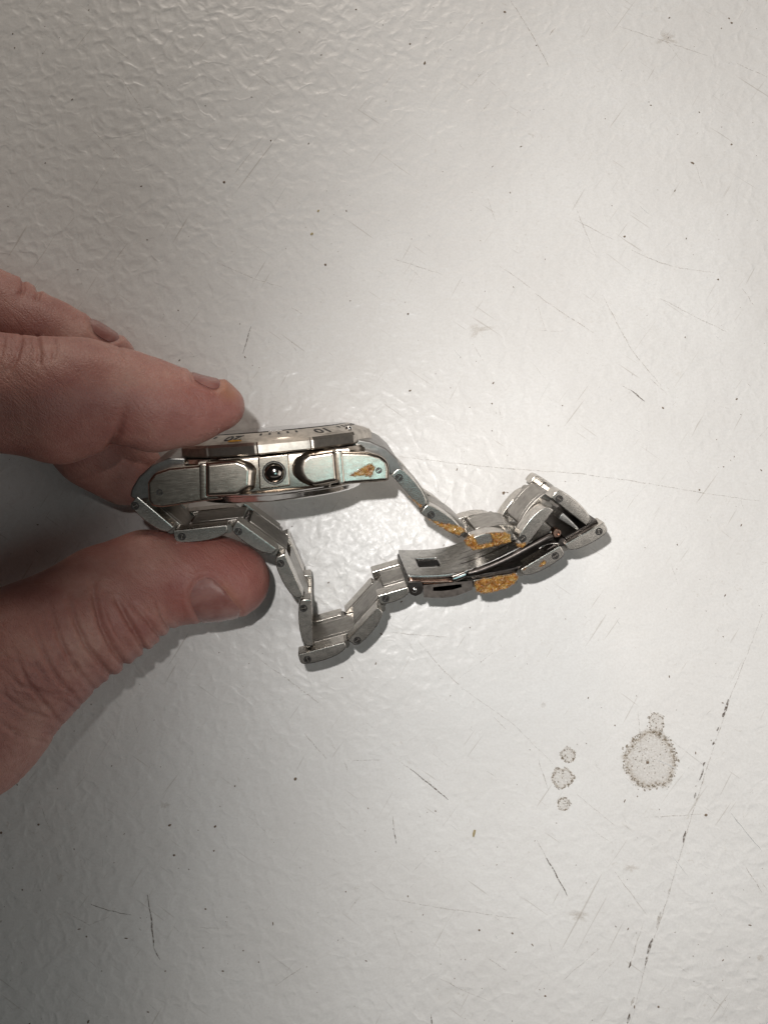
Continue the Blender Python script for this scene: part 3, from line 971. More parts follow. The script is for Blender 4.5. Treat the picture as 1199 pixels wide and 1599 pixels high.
def plate(name, curve, z0, z1, thick, mat, parent, hole=None, nz=22, bev=0.12):
    """sheet that follows a curve in the hinge plane; hole = (s0, s1, z0, z1) with s in curve fractions"""
    bm = bmesh.new()
    n = len(curve)
    zs = [z0 + (z1 - z0) * k / nz for k in range(nz + 1)]
    if hole:
        # line the grid up with the hole
        for zt in hole[2:]:
            k = min(range(1, nz), key=lambda q: abs(zs[q] - zt)); zs[k] = zt
    V = [[bm.verts.new((p.x, p.y, z)) for z in zs] for p in curve]
    for i in range(n - 1):
        s = (i + 0.5) / (n - 1)
        for k in range(nz):
            zm = (zs[k] + zs[k + 1]) / 2
            if hole and hole[0] < s < hole[1] and hole[2] < zm < hole[3]: continue
            bm.faces.new((V[i][k], V[i + 1][k], V[i + 1][k + 1], V[i][k + 1]))
    bmesh.ops.recalc_face_normals(bm, faces=bm.faces[:])
    r = bmesh.ops.solidify(bm, geom=bm.faces[:], thickness=thick)
    es = [e for e in bm.edges if len(e.link_faces) == 2 and e.calc_face_angle(0) > math.radians(50)]
    bmesh.ops.bevel(bm, geom=es, offset=bev, segments=2, profile=0.5, affect='EDGES', clamp_overlap=True)
    bmesh.ops.recalc_face_normals(bm, faces=bm.faces[:])
    return from_bm(name, bm, mat, parent, 35)

c1 = catmull(local_pts(9.0, [(637, 904), (668, 904), (700, 902), (730, 896), (770, 881), (815, 859), (868, 832)]), 8)
leaf = plate('clasp_leaf', c1, 9.0, -9.6, 0.75, M_LEAF, watch, hole=(0.115, 0.31, -3.2, 3.4), nz=24)
# near rim of the leaf: rubbed copper-coloured bar, then a dark rod to the pivot
bm = bmesh.new()
q = catmull(local_pts(9.3, [(638, 906), (660, 908), (684, 908), (706, 907)]), 6)
add_tube(bm, [(p.x, p.y, 9.3) for p in q], [0.35] + [0.55] * (len(q) - 3) + [0.5, 0.3], 10)
from_bm('rim_bar', bm, M_COPPER, leaf, 60)
bm = bmesh.new()
q = catmull(local_pts(9.2, [(706, 904), (716, 901), (728, 896)]), 6)
add_tube(bm, [(p.x, p.y, 9.0) for p in q], [0.4] + [0.85] * (len(q) - 2) + [0.4], 10)
from_bm('polished_cam', bm, M_POL, leaf, 60)
bm = bmesh.new()
q = catmull(local_pts(9.4, [(730, 896), (752, 890), (790, 874), (830, 853), (862, 836)]), 8)
add_tube(bm, [(p.x, p.y, 9.2) for p in q], [0.5, 0.6, 0.65, 0.65, 0.65] + [0.8] * (len(q) - 8) + [0.8, 0.75, 0.7], 12)
from_bm('pivot_rod', bm, M_DARK, leaf, 60)
bm = bmesh.new()
pc = loc(869, 832, 9.5)
add_lathe_z(bm, [(0.0, 8.0), (0.95, 8.0), (0.95, 9.7), (0.8, 9.9), (0.5, 9.9), (0.45, 9.5), (0, 9.5)], pc.x, pc.y, 20)
from_bm('pivot_eye', bm, M_COPPER, leaf, 50)
# pressed ribs running along the leaf
for zc, s0, s1, rad in ((4.2, 0.36, 0.97, 0.42), (1.2, 0.38, 0.97, 0.38), (-2.2, 0.40, 0.97, 0.38)):
    bm = bmesh.new()
    k0, k1 = int(s0 * (len(c1) - 1)), int(s1 * (len(c1) - 1))
    pts = []
    for i in range(k0, k1 + 1):
        dd = (c1[min(i + 1, len(c1) - 1)] - c1[i - 1]).normalized()
        nn = Vector((-dd.y, dd.x))
        pts.append(Vector((c1[i].x + nn.x * 0.42, c1[i].y + nn.y * 0.42, zc)))
    m = len(pts)
    add_tube(bm, pts, [rad * min(1, 0.3 + 3 * i / m, 0.3 + 6 * (m - 1 - i) / m) for i in range(m)], 10)
    from_bm('leaf_rib', bm, M_DARK, leaf, 60)
# lower leaf that lies under it, along the clasp-side links
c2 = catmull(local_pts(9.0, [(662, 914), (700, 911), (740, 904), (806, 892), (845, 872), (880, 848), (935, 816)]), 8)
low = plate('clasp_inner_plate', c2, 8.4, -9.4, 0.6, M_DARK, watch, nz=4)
# open polished frame at the clasp mouth
def build_frame():
    bm = bmesh.new()
    o = P(9.8, (661, 914), (737, 907), (738, 921), (712, 931), (690, 934), (662, 933))
    i_ = P(9.8, (676, 917), (720, 912), (721, 917), (706, 921), (690, 923), (676, 923))
    n = len(o)
    t = bmesh.new()
    for z in (8.0, 9.8): pass
    V = {}
    for nm, poly in (('o', o), ('i', i_)):
        for z in (5.0, 9.8):
            V[nm, z] = [t.verts.new((p.x, p.y, z)) for p in poly]
    for k in range(n):
        j = (k + 1) % n
        t.faces.new((V['o', 5.0][k], V['o', 5.0][j], V['o', 9.8][j], V['o', 9.8][k]))
        t.faces.new((V['i', 5.0][j], V['i', 5.0][k], V['i', 9.8][k], V['i', 9.8][j]))
        t.faces.new((V['o', 9.8][k], V['o', 9.8][j], V['i', 9.8][j], V['i', 9.8][k]))
        t.faces.new((V['o', 5.0][j], V['o', 5.0][k], V['i', 5.0][k], V['i', 5.0][j]))
    bmesh.ops.recalc_face_normals(t, faces=t.faces[:])
    merge(bm, t)
    add_prism(bm, o, -9.8, 4.9, 0.2, 2)
    return from_bm('clasp_frame', bm, M_CROWN, watch, 30)
frame = build_frame()
# dark hinge block with its round screw
bm = bmesh.new()
add_prism(bm, P(10.1, (636, 908), (658, 908), (662, 918), (658, 928), (649, 932), (641, 929), (637, 920)), -9.9, 10.1, 0.3, 2)
hinge = from_bm('clasp_hinge', bm, M_DARK, watch, 35)
bm = bmesh.new()
hc = loc(647, 921, 10.1)
add_lathe_z(bm, [(0, 9.9), (0.62, 9.9), (0.62, 10.2), (0.45, 10.38), (0, 10.42)], hc.x, hc.y, 18)
from_bm('hinge_screw', bm, M_POL, hinge, 50)
# folded bracket below the right-hand turn and the thin spring beside it
bm = bmesh.new()
add_prism(bm, P(8.2, (879, 800), (905, 826), (901, 828), (872, 810)), -8, 8.2, 0.2, 2)
from_bm('clasp_bracket', bm, M_LEAF, watch, 35)
bm = bmesh.new()
q = catmull(local_pts(8.6, [(841, 856), (850, 851), (860, 848), (872, 848)]), 6)
add_tube(bm, [(p.x, p.y, 8.6) for p in q], [0.42, 0.4] + [0.3] * (len(q) - 2), 8)
from_bm('clasp_spring', bm, M_POL, watch, 60)
bm = bmesh.new()
pc = loc(878, 846, 8.8)
add_lathe_z(bm, [(0, -9.0), (1.0, -9.0), (1.0, 8.6), (0.8, 8.9), (0, 8.9)], pc.x, pc.y, 16)
from_bm('clasp_pivot', bm, M_DARK, watch, 40)

# --- rust and residue caked on the metal
def inside(poly, x, y):
    r = False
    n = len(poly)
    for i in range(n):
        a, b = poly[i], poly[(i + 1) % n]
        if (a.y > y) != (b.y > y) and x < (b.x - a.x) * (y - a.y) / (b.y - a.y) + a.x:
            r = not r
    return r
def edge_d(poly, x, y):
    m = 1e9
    p = Vector((x, y))
    for i in range(len(poly)):
        a, b = poly[i], poly[(i + 1) % len(poly)]
        d = b - a
        t = max(0, min(1, (p - a).dot(d) / d.length_squared))
        m = min(m, (p - (a + d * t)).length)
    return m

def crust(parent, px, zl, h, name='rust_crust', step=0.16, seed=0.0, hole=None):
    poly = P(zl, *px)
    hp = P(zl, *hole) if hole else None
    # ragged edge
    ragged = []
    for i in range(len(poly)):
        a, b = poly[i], poly[(i + 1) % len(poly)]
        m = max(1, int((b - a).length / 0.35))
        for k in range(m):
            p = a.lerp(b, k / m)
            ragged.append(p + Vector((mnoise.noise(Vector((p.x * 1.7, p.y * 1.7, seed))), mnoise.noise(Vector((p.x * 1.7, p.y * 1.7, seed + 9))))) * 0.22)
    poly = ragged
    xs = [p.x for p in poly]; ys = [p.y for p in poly]
    bm = bmesh.new()
    lay = bm.verts.layers.float.new('edge')
    V = {}
    nx = int((max(xs) - min(xs)) / step) + 2; ny = int((max(ys) - min(ys)) / step) + 2
    for i in range(nx):
        for j in range(ny):
            x, y = min(xs) + i * step, min(ys) + j * step
            if not inside(poly, x, y): continue
            e = edge_d(poly, x, y)
            if hp:
                if inside(hp, x, y): continue
                e = min(e, edge_d(hp, x, y))
            k = min(1, e / 0.55)
            z = zl - 0.06 + h * (k * (2 - k)) * (0.55 + 0.75 * mnoise.fractal(Vector((x * 0.9, y * 0.9, seed)), 0.9, 2.1, 4) + 0.25 * mnoise.noise(Vector((x * 3, y * 3, seed))))
            V[i, j] = bm.verts.new((x, y, max(zl + 0.012, z)))
            V[i, j][lay] = min(1.0, e / 0.85)
    for (i, j) in list(V):
        if (i + 1, j) in V and (i, j + 1) in V and (i + 1, j + 1) in V:
            bm.faces.new((V[i, j], V[i + 1, j], V[i + 1, j + 1], V[i, j + 1]))
    bm.normal_update()
    if not bm.faces:
        bm.free(); return
    # close the underside so it is a lump, not a sheet
    ex = bmesh.ops.extrude_edge_only(bm, edges=[e for e in bm.edges if e.is_boundary])
    for v in [e for e in ex['geom'] if isinstance(e, bmesh.types.BMVert)]:
        v.co.z = zl - 0.3
        v[lay] = 0.0
    bmesh.ops.recalc_face_normals(bm, faces=bm.faces[:])
    return from_bm(name, bm, M_RUST, parent, None)

crust(L['f'], [(722, 843), (730, 834), (745, 832), (770, 830), (790, 829), (799, 834), (799, 847), (775, 854), (740, 861), (728, 855)], 10.0, 0.65, seed=1.0,
      hole=[(741, 836), (764, 834), (767, 845), (748, 849)])
crust(L['c2'], [(738, 908), (748, 903), (775, 898), (806, 893), (812, 899), (806, 912), (792, 920), (760, 928), (741, 926)], 10.0, 0.7, seed=2.0)
crust(L['g'], [(657, 801), (668, 809), (690, 815), (712, 818), (727, 823), (728, 830), (717, 838), (705, 834), (680, 821), (660, 806)], 10.0, 0.45, seed=3.0)
crust(L['h'], [(633, 768), (642, 775), (656, 786), (662, 789), (656, 795), (643, 782), (634, 772)], 10.0, 0.25, seed=4.0)
crust(L['e'], [(802, 846), (812, 847), (822, 845), (823, 851), (816, 857), (806, 855)], 10.0, 0.5, seed=5.0)
crust(L['c3'], [(842, 878), (848, 873), (854, 875), (853, 882), (845, 887), (839, 887)], 10.0, 0.35, seed=6.0)
crust(L['c3'], [(812, 889), (822, 884), (824, 888), (814, 893)], 10.0, 0.22, seed=6.6)
crust(case, [(538, 741), (552, 732), (568, 722), (582, 717), (587, 724), (585, 736), (578, 743), (566, 740), (552, 742)], 14.4, 0.30, seed=7.0)

# ------------------------------------------------------------------ the hand
def W(u, v, z): 
    p = at_z(u, v, z)
    return (p.x, p.y, p.z)

H = 0.7
GMIN = np.array([-168.0, -82.0, 1.0]); GMAX = np.array([-18.0, 66.0, 78.0])
NX, NY, NZ = [int((b - a) / H) + 1 for a, b in zip(GMIN, GMAX)]
ax = (GMIN[0] + H * np.arange(NX)).astype(np.float32)
ay = (GMIN[1] + H * np.arange(NY)).astype(np.float32)
az = (GMIN[2] + H * np.arange(NZ)).astype(np.float32)

def chain(pts, k=2.0, squash=(1, 1, 1)):
    """smooth union of tapered capsules; pts = [(x, y, z, r)]"""
    D = np.full((NX, NY, NZ), 60.0, np.float32)
    for (x0, y0, z0, r0), (x1, y1, z1, r1) in zip(pts, pts[1:]):
        a = np.array([x0, y0, z0]); b = np.array([x1, y1, z1])
        m = max(r0, r1) * 1.4 + 13
        lo = np.maximum(0, ((np.minimum(a, b) - m - GMIN) / H).astype(int))
        hi = np.minimum([NX, NY, NZ], ((np.maximum(a, b) + m - GMIN) / H).astype(int) + 2)
        if np.any(hi <= lo): continue
        sl = tuple(slice(p, q) for p, q in zip(lo, hi))
        X = ax[sl[0]][:, None, None]; Y = ay[sl[1]][None, :, None]; Z = az[sl[2]][None, None, :]
        d = b - a
        t = ((X - a[0]) * d[0] + (Y - a[1]) * d[1] + (Z - a[2]) * d[2]) / float(d @ d)
        t = np.clip(t, 0, 1)
        dx = (X - a[0] - t * d[0]) * squash[0]; dy = (Y - a[1] - t * d[1]) * squash[1]; dz = (Z - a[2] - t * d[2]) * squash[2]
        q = np.sqrt(dx * dx + dy * dy + dz * dz) - (r0 + (r1 - r0) * t)
        D[sl] = smin(D[sl], q.astype(np.float32), k)
    return D

def smin(a, b, k):
    h = np.maximum(k - np.abs(a - b), 0.0) / k
    return np.minimum(a, b) - h * h * k * 0.25

def surface_nets(D):
    ins = D < 0
    c = [ins[i:NX - 1 + i, j:NY - 1 + j, l:NZ - 1 + l] for i in (0, 1) for j in (0, 1) for l in (0, 1)]
    s = sum(x.astype(np.uint8) for x in c)
    act = (s > 0) & (s < 8)
    I, J, K = np.nonzero(act)
    idx = np.full(act.shape, -1, np.int32)
    idx[I, J, K] = np.arange(len(I))
    acc = np.zeros((len(I), 3)); cnt = np.zeros(len(I))
    corners = [(i, j, l) for i in (0, 1) for j in (0, 1) for l in (0, 1)]
    for p in corners:
        for ax_ in range(3):
            if p[ax_]: continue
            q = list(p); q[ax_] = 1
            va = D[I + p[0], J + p[1], K + p[2]]; vb = D[I + q[0], J + q[1], K + q[2]]
            m = (va < 0) != (vb < 0)
            t = np.where(m, va / np.where(m, va - vb, 1), 0)
            pos = np.array(p, float)[None, :].repeat(len(I), 0)
            pos[:, ax_] += t
            acc[m] += pos[m]; cnt[m] += 1
    V = (acc / cnt[:, None] + np.stack([I, J, K], 1)) * H + GMIN
    quads = []
    # edges along each axis
    for ax_ in range(3):
        o1, o2 = [(1, 2), (2, 0), (0, 1)][ax_]
        sl0 = [slice(1, -1)] * 3; sl1 = [slice(1, -1)] * 3
        sl0[ax_] = slice(0, -1); sl1[ax_] = slice(1, None)
        A = ins[tuple(sl0)]; B = ins[tuple(sl1)]
        E = np.argwhere(A != B)
        base = E.copy(); base[:, o1] += 1; base[:, o2] += 1
        f = A[tuple(E.T)]
        def cell(d1, d2):
            q = base.copy(); q[:, o1] -= d1; q[:, o2] -= d2
            return idx[q[:, 0], q[:, 1], q[:, 2]]
        Q = np.stack([cell(1, 1), cell(0, 1), cell(0, 0), cell(1, 0)], 1)
        Q[~f] = Q[~f][:, ::-1]
        quads.append(Q)
    Q = np.concatenate(quads)
    Q = Q[(Q >= 0).all(1)]
    return V, Q

index = chain([(-108, 18, 54, 13.0), (*W(-60, 606, 53), 9.6), (*W(10, 615, 53), 9.5), (*W(85, 622, 52), 9.7), (*W(140, 616, 50.5), 8.9),
               (*W(196, 618, 49.5), 7.3), (*W(245, 632, 48), 7.2), (*W(295, 637, 46.5), 5.7), (*W(335, 633, 45.5), 4.2)], 2.2)
index_pad = chain([(*W(40, 636, 50), 8.0), (*W(95, 644, 50.5), 8.4), (*W(138, 642, 50), 7.0)], 2)
index_pad2 = chain([(*W(236, 650, 46.5), 5.9), (*W(296, 643, 44.5), 4.7), (*W(335, 638, 44), 3.6)], 2)
index_tip = chain([(*W(342, 628, 45), 3.9), (*W(352, 634, 44.5), 3.5)], 1)
index = smin(smin(smin(index, index_pad2, 2.5), index_pad, 0.9), index_tip, 1.6)
middle = chain([(-110, 26, 34, 12.0), (*W(-70, 470, 36), 9.6), (*W(0, 503, 36), 8.8), (*W(70, 532, 35), 7.9), (*W(125, 553, 34), 7.0), (*W(172, 559, 33), 5.0)], 2.0)
ring = chain([(-106, 24, 20, 11.0), (*W(20, 560, 22), 8.6), (*W(90, 640, 22), 8.4), (*W(150, 700, 20), 8.2), (*W(190, 728, 17.5), 7.6), (*W(206, 740, 17), 6.6)], 2.0)
pinky = chain([(-102, 22, 11, 9.0), (-78, 30, 11, 7.6), (-62, 26, 10.5, 7.2), (-54, 20, 10.5, 6.4)], 2.0)
thumb = chain([(-126, -48, 42, 19.0), (*W(-70, 1110, 40), 16.5), (*W(42, 1024, 37), 13.0), (*W(102, 984, 34.5), 11.2), (*W(165, 936, 29.5), 10.2),
               (*W(232, 907, 25.5), 9.7), (*W(300, 901, 22.5), 8.9), (*W(350, 904, 21), 8.0), (*W(366, 906, 20.5), 7.1)], 2.5)
thumb_kn = chain([(*W(170, 985, 33), 6.6), (*W(205, 968, 32), 6.2)], 2)
thumb = smin(thumb, thumb_kn, 4.0)
palm = chain([(-166, 0, 40, 27.0), (-146, 0, 38, 27.0), (-128, 4, 34, 22.0)], 6, (1, 0.85, 1))
palm2 = chain([(-126, 16, 50, 15.0), (-126, 18, 20, 13.0)], 6)
fing = smin(smin(smin(index, middle, 0.9), ring, 0.9), pinky, 0.9)
D = smin(fing, thumb, 0.8)
D = smin(D, smin(palm, palm2, 8), 9.0)
V, Q = surface_nets(D)
del D, fing, index, middle, ring, pinky, thumb, palm, palm2

me = bpy.data.meshes.new('hand_base')
me.from_pydata((V * S).tolist(), [], Q.tolist())
tmp = bpy.data.objects.new('hand_base', me)
col.objects.link(tmp)
sm = tmp.modifiers.new('smooth', 'SMOOTH'); sm.factor = 0.5; sm.iterations = 5
ss = tmp.modifiers.new('sub', 'SUBSURF'); ss.levels = 1; ss.render_levels = 1
dg = bpy.context.evaluated_depsgraph_get()
hm = bpy.data.meshes.new_from_object(tmp.evaluated_get(dg))
bpy.data.objects.remove(tmp)
bpy.data.meshes.remove(me)
hm.name = 'hand'

nv = len(hm.vertices)
co = np.empty(nv * 3); hm.vertices.foreach_get('co', co); co = co.reshape(-1, 3) / S
nr = np.empty(nv * 3); hm.vertices.foreach_get('normal', nr); nr = nr.reshape(-1, 3)
px = project(co)
facing = ((np.array(CAM) - co) / np.linalg.norm(np.array(CAM) - co, axis=1)[:, None] * nr).sum(1)

def poly_dist(pts):
    """pixel distance of every vertex to a polyline and the fraction along it"""
    best = np.full(nv, 1e9); frac = np.zeros(nv)
    pts = np.array(pts, float); m = len(pts) - 1
    for i in range(m):
        a, b = pts[i], pts[i + 1]; d = b - a
        t = np.clip(((px - a) @ d) / (d @ d), 0, 1)
        q = np.linalg.norm(px - a - t[:, None] * d, axis=1)
        k = q < best
        best[k] = q[k]; frac[k] = (i + t[k]) / m
    return best, frac

disp = np.zeros(nv)
sel_top = facing > -0.35
def crease(pts, depth, w, zlo=-1, zhi=99, puff=0.35, open_end=False, soft=False):
    d, f = poly_dist(pts)
    w = w * (0.55 + 0.45 * f) if soft else w
    fade = np.clip((f if open_end else np.minimum(f, 1 - f)) * (2.2 if open_end else 6), 0.0, 1) ** 0.6 * (np.where(f > 0.8, 1 - 1.6 * (f - 0.8), 1) if open_end else 1)
    depth = depth * (0.72 if open_end else 1.0)
    if soft: fade = np.clip(f * 1.25, 0, 1) ** 1.3
    k = sel_top & (co[:, 2] > zlo) & (co[:, 2] < zhi)
    v = -depth * np.exp(-(d / w) ** 2) + depth * puff * np.exp(-((d - 2.6 * w) / (1.6 * w)) ** 2)
    disp[k] += (v * fade)[k]

TH = dict(zlo=8, zhi=60, open_end=True)
crease([(143, 905), (147, 930), (158, 975), (174, 1010), (212, 1062)], 1.15, 4.2, **TH)
crease([(178, 930), (192, 955), (210, 986), (240, 1040)], 1.05, 3.6, **TH)
crease([(206, 940), (228, 965), (272, 1022)], 0.75, 3.2, **TH)
crease([(244, 936), (254, 962), (285, 1012)], 0.55, 3.0, **TH)
crease([(105, 925), (118, 970), (135, 1010), (195, 1082)], 0.85, 3.8, **TH)
crease([(76, 935), (92, 995), (112, 1035), (148, 1078)], 0.55, 3.4, **TH)
crease([(50, 970), (70, 1025), (90, 1060), (125, 1098)], 0.5, 3.4, **TH)
crease([(20, 1010), (40, 1060), (70, 1100), (95, 1130)], 0.4, 3.2, **TH)
crease([(-10, 1030), (30, 1070), (80, 1085), (130, 1080)], 0.35, 3.0, **TH)
crease([(-10, 1075), (40, 1110), (85, 1125)], 0.35, 3.0, **TH)
crease([(-10, 1120), (30, 1150), (70, 1160)], 0.35, 3.0, **TH)
crease([(160, 940), (180, 985), (200, 1010)], 0.35, 2.6, **TH)
rc = random.Random(5)
for q in range(22):
    u0, v0 = rc.uniform(-10, 130), rc.uniform(1000, 1220)
    an = rc.choice((0.25, 0.4, 0.9, 1.1, 1.25)) + rc.uniform(-0.2, 0.2)
    ln = rc.uniform(25, 60)
    crease([(u0, v0), (u0 + ln * 0.5 * math.cos(an) + rc.uniform(-4, 4), v0 + ln * 0.5 * math.sin(an)), (u0 + ln * math.cos(an), v0 + ln * math.sin(an))], rc.uniform(0.06, 0.15), 2.4, 8, 60, 0.2)
IX = dict(zlo=36, zhi=90)
crease([(34, 520), (31, 538), (24, 562), (10, 585)], 0.42, 2.6, puff=0.15, **IX)
crease([(58, 522), (62, 545), (61, 572)], 0.45, 2.6, puff=0.15, **IX)
crease([(85, 528), (86, 548), (82, 564)], 0.28, 2.4, puff=0.15, **IX)
crease([(6, 524), (4, 545), (-6, 572)], 0.3, 2.4, puff=0.15, **IX)
crease([(184, 540), (192, 552), (200, 564)], 0.25, 2.4, puff=0.1, **IX)
crease([(200, 618), (193, 645), (184, 678), (166, 716)], 1.3, 6.0, puff=0.12, open_end=True, soft=True, **IX)
MD = dict(zlo=20, zhi=46)
crease([(36, 425), (37, 448), (32, 462)], 0.5, 3.0, **MD)
crease([(58, 440), (61, 458), (56, 470)], 0.5, 3.0, **MD)

# nail beds: sunk where the nail plate sits
NAILS = {
    'thumb': ([(322, 900), (334, 904), (347, 918), (362, 936), (376, 954), (372, 966), (355, 974), (315, 974), (303, 957), (296, 940), (297, 922), (306, 907)], 8, 60),
    'index': ([(298, 578), (322, 582), (344, 593), (346, 603), (338, 609), (325, 606), (312, 600), (301, 592)], 38, 90),
    'middle': ([(138, 497), (160, 497), (184, 512), (186, 528), (172, 534), (158, 530), (144, 518)], 22, 46),
}
def in_poly(poly):
    r = np.zeros(nv, bool)
    x, y = px[:, 0], px[:, 1]
    n = len(poly)
    for i in range(n):
        (ax_, ay_), (bx_, by_) = poly[i], poly[(i + 1) % n]
        if ay_ == by_: continue
        c = ((ay_ > y) != (by_ > y)) & (x < (bx_ - ax_) * (y - ay_) / (by_ - ay_) + ax_)
        r ^= c
    return r
nail_sets = {}
for nm, (poly, z0, z1) in NAILS.items():
    ins = in_poly(poly) & (co[:, 2] > z0) & (co[:, 2] < z1) & (facing > -0.25)
    d, _ = poly_dist(poly + [poly[0]])
    nail_sets[nm] = (ins, d)
    ok = (co[:, 2] > z0) & (co[:, 2] < z1) & (facing > -0.3)
    disp[ok] -= (0.16 * np.exp(-(d / 3.0) ** 2))[ok]
    swell = ok & ~ins
    disp[swell] += (0.16 * np.exp(-((d - 8) / 5.0) ** 2))[swell]
# skin never perfectly smooth
lump = np.array([mnoise.fractal(Vector(p * 0.16), 1.0, 2.0, 2) for p in co])
disp += 0.16 * lump
co2 = co + nr * disp[:, None]
hm.vertices.foreach_set('co', (co2 * S).ravel())
hm.update()

# redness of the skin: knuckle folds, fingertip flesh, round the nails
red = np.zeros(nv)
for (u, v, r, a) in ((275, 930, 26, 0.8), (285, 960, 20, 0.8), (370, 880, 55, 0.55), (320, 860, 60, 0.45), (200, 870, 60, 0.35), (340, 660, 45, 0.4), (190, 670, 40, 0.4), (100, 690, 70, 0.35), (160, 960, 40, 0.2)):
    red += a * np.exp(-((px - np.array([u, v])) ** 2).sum(1) / r ** 2)
red = np.clip(red, 0, 1)
yel = np.zeros(nv)
for (u, v, r, a) in ((350, 605, 16, 1.0), (362, 615, 12, 0.7), (362, 940, 14, 0.5), (350, 922, 12, 0.5)):
    yel += a * np.exp(-((px - np.array([u, v])) ** 2).sum(1) / r ** 2)
at = hm.attributes.new('redness', 'FLOAT', 'POINT'); at.data.foreach_set('value', red.astype(np.float32))
at = hm.attributes.new('callus', 'FLOAT', 'POINT'); at.data.foreach_set('value', np.clip(yel, 0, 1).astype(np.float32))

def skin_mat():
    m, nt, p = new_mat('skin')
    v = mm_coords(nt)
    n1 = noise_tex(nt, v, 0.10, 4, 0.6)
    n2 = noise_tex(nt, v, 0.9, 4, 0.65)
    c = ramp(nt, n1, [(0.32, (0.32, 0.132, 0.112)), (0.5, (0.40, 0.19, 0.158)), (0.68, (0.475, 0.265, 0.218))])
    c = mixc(nt, ramp(nt, n2, [(0.45, g(0)), (0.72, g(0.30))]), c, (0.30, 0.115, 0.087))
    a = nt.nodes.new('ShaderNodeAttribute'); a.attribute_name = 'redness'
    c = mixc(nt, math_n(nt, 'MULTIPLY', a.outputs['Fac'], 0.62), c, (0.29, 0.082, 0.065))
    b = nt.nodes.new('ShaderNodeAttribute'); b.attribute_name = 'callus'
    c = mixc(nt, math_n(nt, 'MULTIPLY', b.outputs['Fac'], 0.32), c, (0.42, 0.235, 0.11))
    nt.links.new(c, p.inputs['Base Color'])
    p.inputs['Subsurface Weight'].default_value = 0.22
    p.inputs['Subsurface Radius'].default_value = (1.0, 0.36, 0.2)
    p.inputs['Subsurface Scale'].default_value = 0.0022
    p.inputs['Roughness'].default_value = 0.42
    p.inputs['Specular IOR Level'].default_value = 0.42
    vo = nt.nodes.new('ShaderNodeTexVoronoi'); vo.feature = 'DISTANCE_TO_EDGE'
    vo.inputs['Scale'].default_value = 1.9
    mp = nt.nodes.new('ShaderNodeMapping'); mp.inputs['Scale'].default_value = (1.0, 0.62, 1.0); mp.inputs['Rotation'].default_value = (0, 0, 0.5)
    nt.links.new(v, mp.inputs['Vector']); nt.links.new(mp.outputs['Vector'], vo.inputs['Vector'])
    pores = ramp(nt, vo.outputs['Distance'], [(0.0, g(0)), (0.16, g(1))])
    fine = noise_tex(nt, v, 3.6, 3, 0.6)
    hgt = math_n(nt, 'ADD', math_n(nt, 'MULTIPLY', pores, 0.24), math_n(nt, 'MULTIPLY', fine, 0.9))
    mw = nt.nodes.new('ShaderNodeMapping'); mw.inputs['Rotation'].default_value = (0, 0, -0.75)
    nt.links.new(v, mw.inputs['Vector'])
    mw2 = nt.nodes.new('ShaderNodeMapping'); mw2.inputs['Scale'].default_value = (1.0, 0.22, 0.6)
    nt.links.new(mw.outputs['Vector'], mw2.inputs['Vector'])
    wr = ramp(nt, noise_tex(nt, mw2.outputs['Vector'], 0.55, 3, 0.6, 0.5), [(0.40, g(1)), (0.49, g(0)), (0.58, g(1))], 'EASE')
    n0 = bump(nt, wr, 0.035)
    nt.links.new(bump(nt, hgt, 0.10, 1.0, n0), p.inputs['Normal'])
    return m
M_SKIN = skin_mat()
hand = finish('hand', hm, M_SKIN, None, None)
hm.shade_smooth()
tag(hand, 'bare left hand reaching in from the left, pinching the watch between finger and thumb', 'hand')

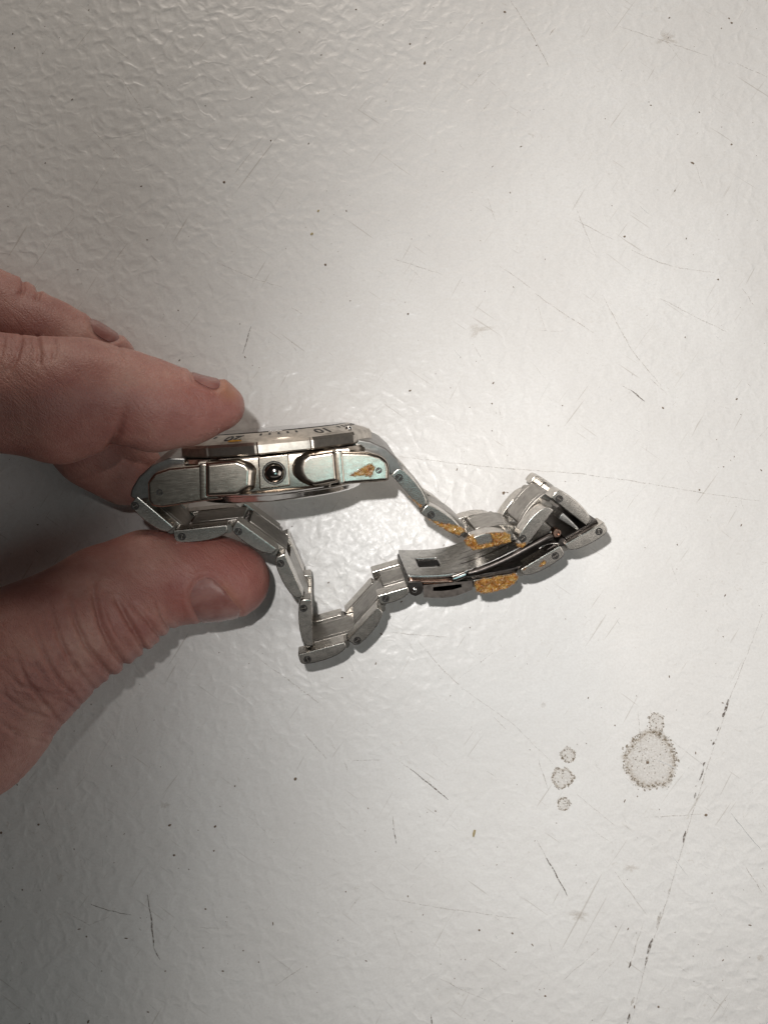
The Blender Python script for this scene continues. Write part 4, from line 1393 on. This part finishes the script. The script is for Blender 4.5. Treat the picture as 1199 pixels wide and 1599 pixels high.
def nail_mat():
    m, nt, p = new_mat('fingernail')
    v = mm_coords(nt)
    c = ramp(nt, noise_tex(nt, v, 0.28, 3), [(0.35, (0.23, 0.092, 0.08)), (0.65, (0.31, 0.155, 0.135))])
    nt.links.new(c, p.inputs['Base Color'])
    p.inputs['Roughness'].default_value = 0.24
    p.inputs['Subsurface Weight'].default_value = 0.15
    p.inputs['Subsurface Scale'].default_value = 0.001
    nt.links.new(bump(nt, noise_tex(nt, v, 1.2, 2), 0.04), p.inputs['Normal'])
    return m
M_NAIL = nail_mat()

nf = len(hm.polygons)
lp = np.empty(nf * 4, np.int32); hm.loops.foreach_get('vertex_index', lp) if len(hm.loops) == nf * 4 else None
faces = lp.reshape(-1, 4)
for nm, (ins, d) in nail_sets.items():
    fk = ins[faces].all(1)
    if fk.sum() < 8: continue
    ff = faces[fk]
    used, inv = np.unique(ff, return_inverse=True)
    lift = 0.06 + 0.16 * np.clip(d[used] / 10.0, 0, 1)
    base = (co + nr * (disp * 0.0)[:, None])[used]
    # gently even out the plate
    P2 = base + nr[used] * lift[:, None]
    bm = bmesh.new()
    vv = [bm.verts.new(p) for p in P2]
    for q in inv.reshape(-1, 4): bm.faces.new([vv[k] for k in q])
    # even out the stepped outline of the plate
    for _ in range(10):
        bd = {v: [e.other_vert(v) for e in v.link_edges if e.is_boundary] for v in bm.verts if v.is_boundary}
        new = {v: v.co * 0.4 + (nb[0].co + nb[1].co) * 0.3 for v, nb in bd.items() if len(nb) == 2}
        for v, c_ in new.items(): v.co = c_
    for _ in range(3):
        bmesh.ops.smooth_vert(bm, verts=[v for v in bm.verts if not v.is_boundary], factor=0.5, use_axis_x=True, use_axis_y=True, use_axis_z=True)
    bm.normal_update()
    ex = bmesh.ops.extrude_edge_only(bm, edges=[e for e in bm.edges if e.is_boundary])
    for v in [e for e in ex['geom'] if isinstance(e, bmesh.types.BMVert)]:
        nb = [e.other_vert(v) for e in v.link_edges]
        n_ = sum((x.normal for x in nb), Vector((0, 0, 0)))
        if n_.length > 0: v.co -= n_.normalized() * 0.55
    bmesh.ops.recalc_face_normals(bm, faces=bm.faces[:])
    from_bm('nail', bm, M_NAIL, hand, 60)
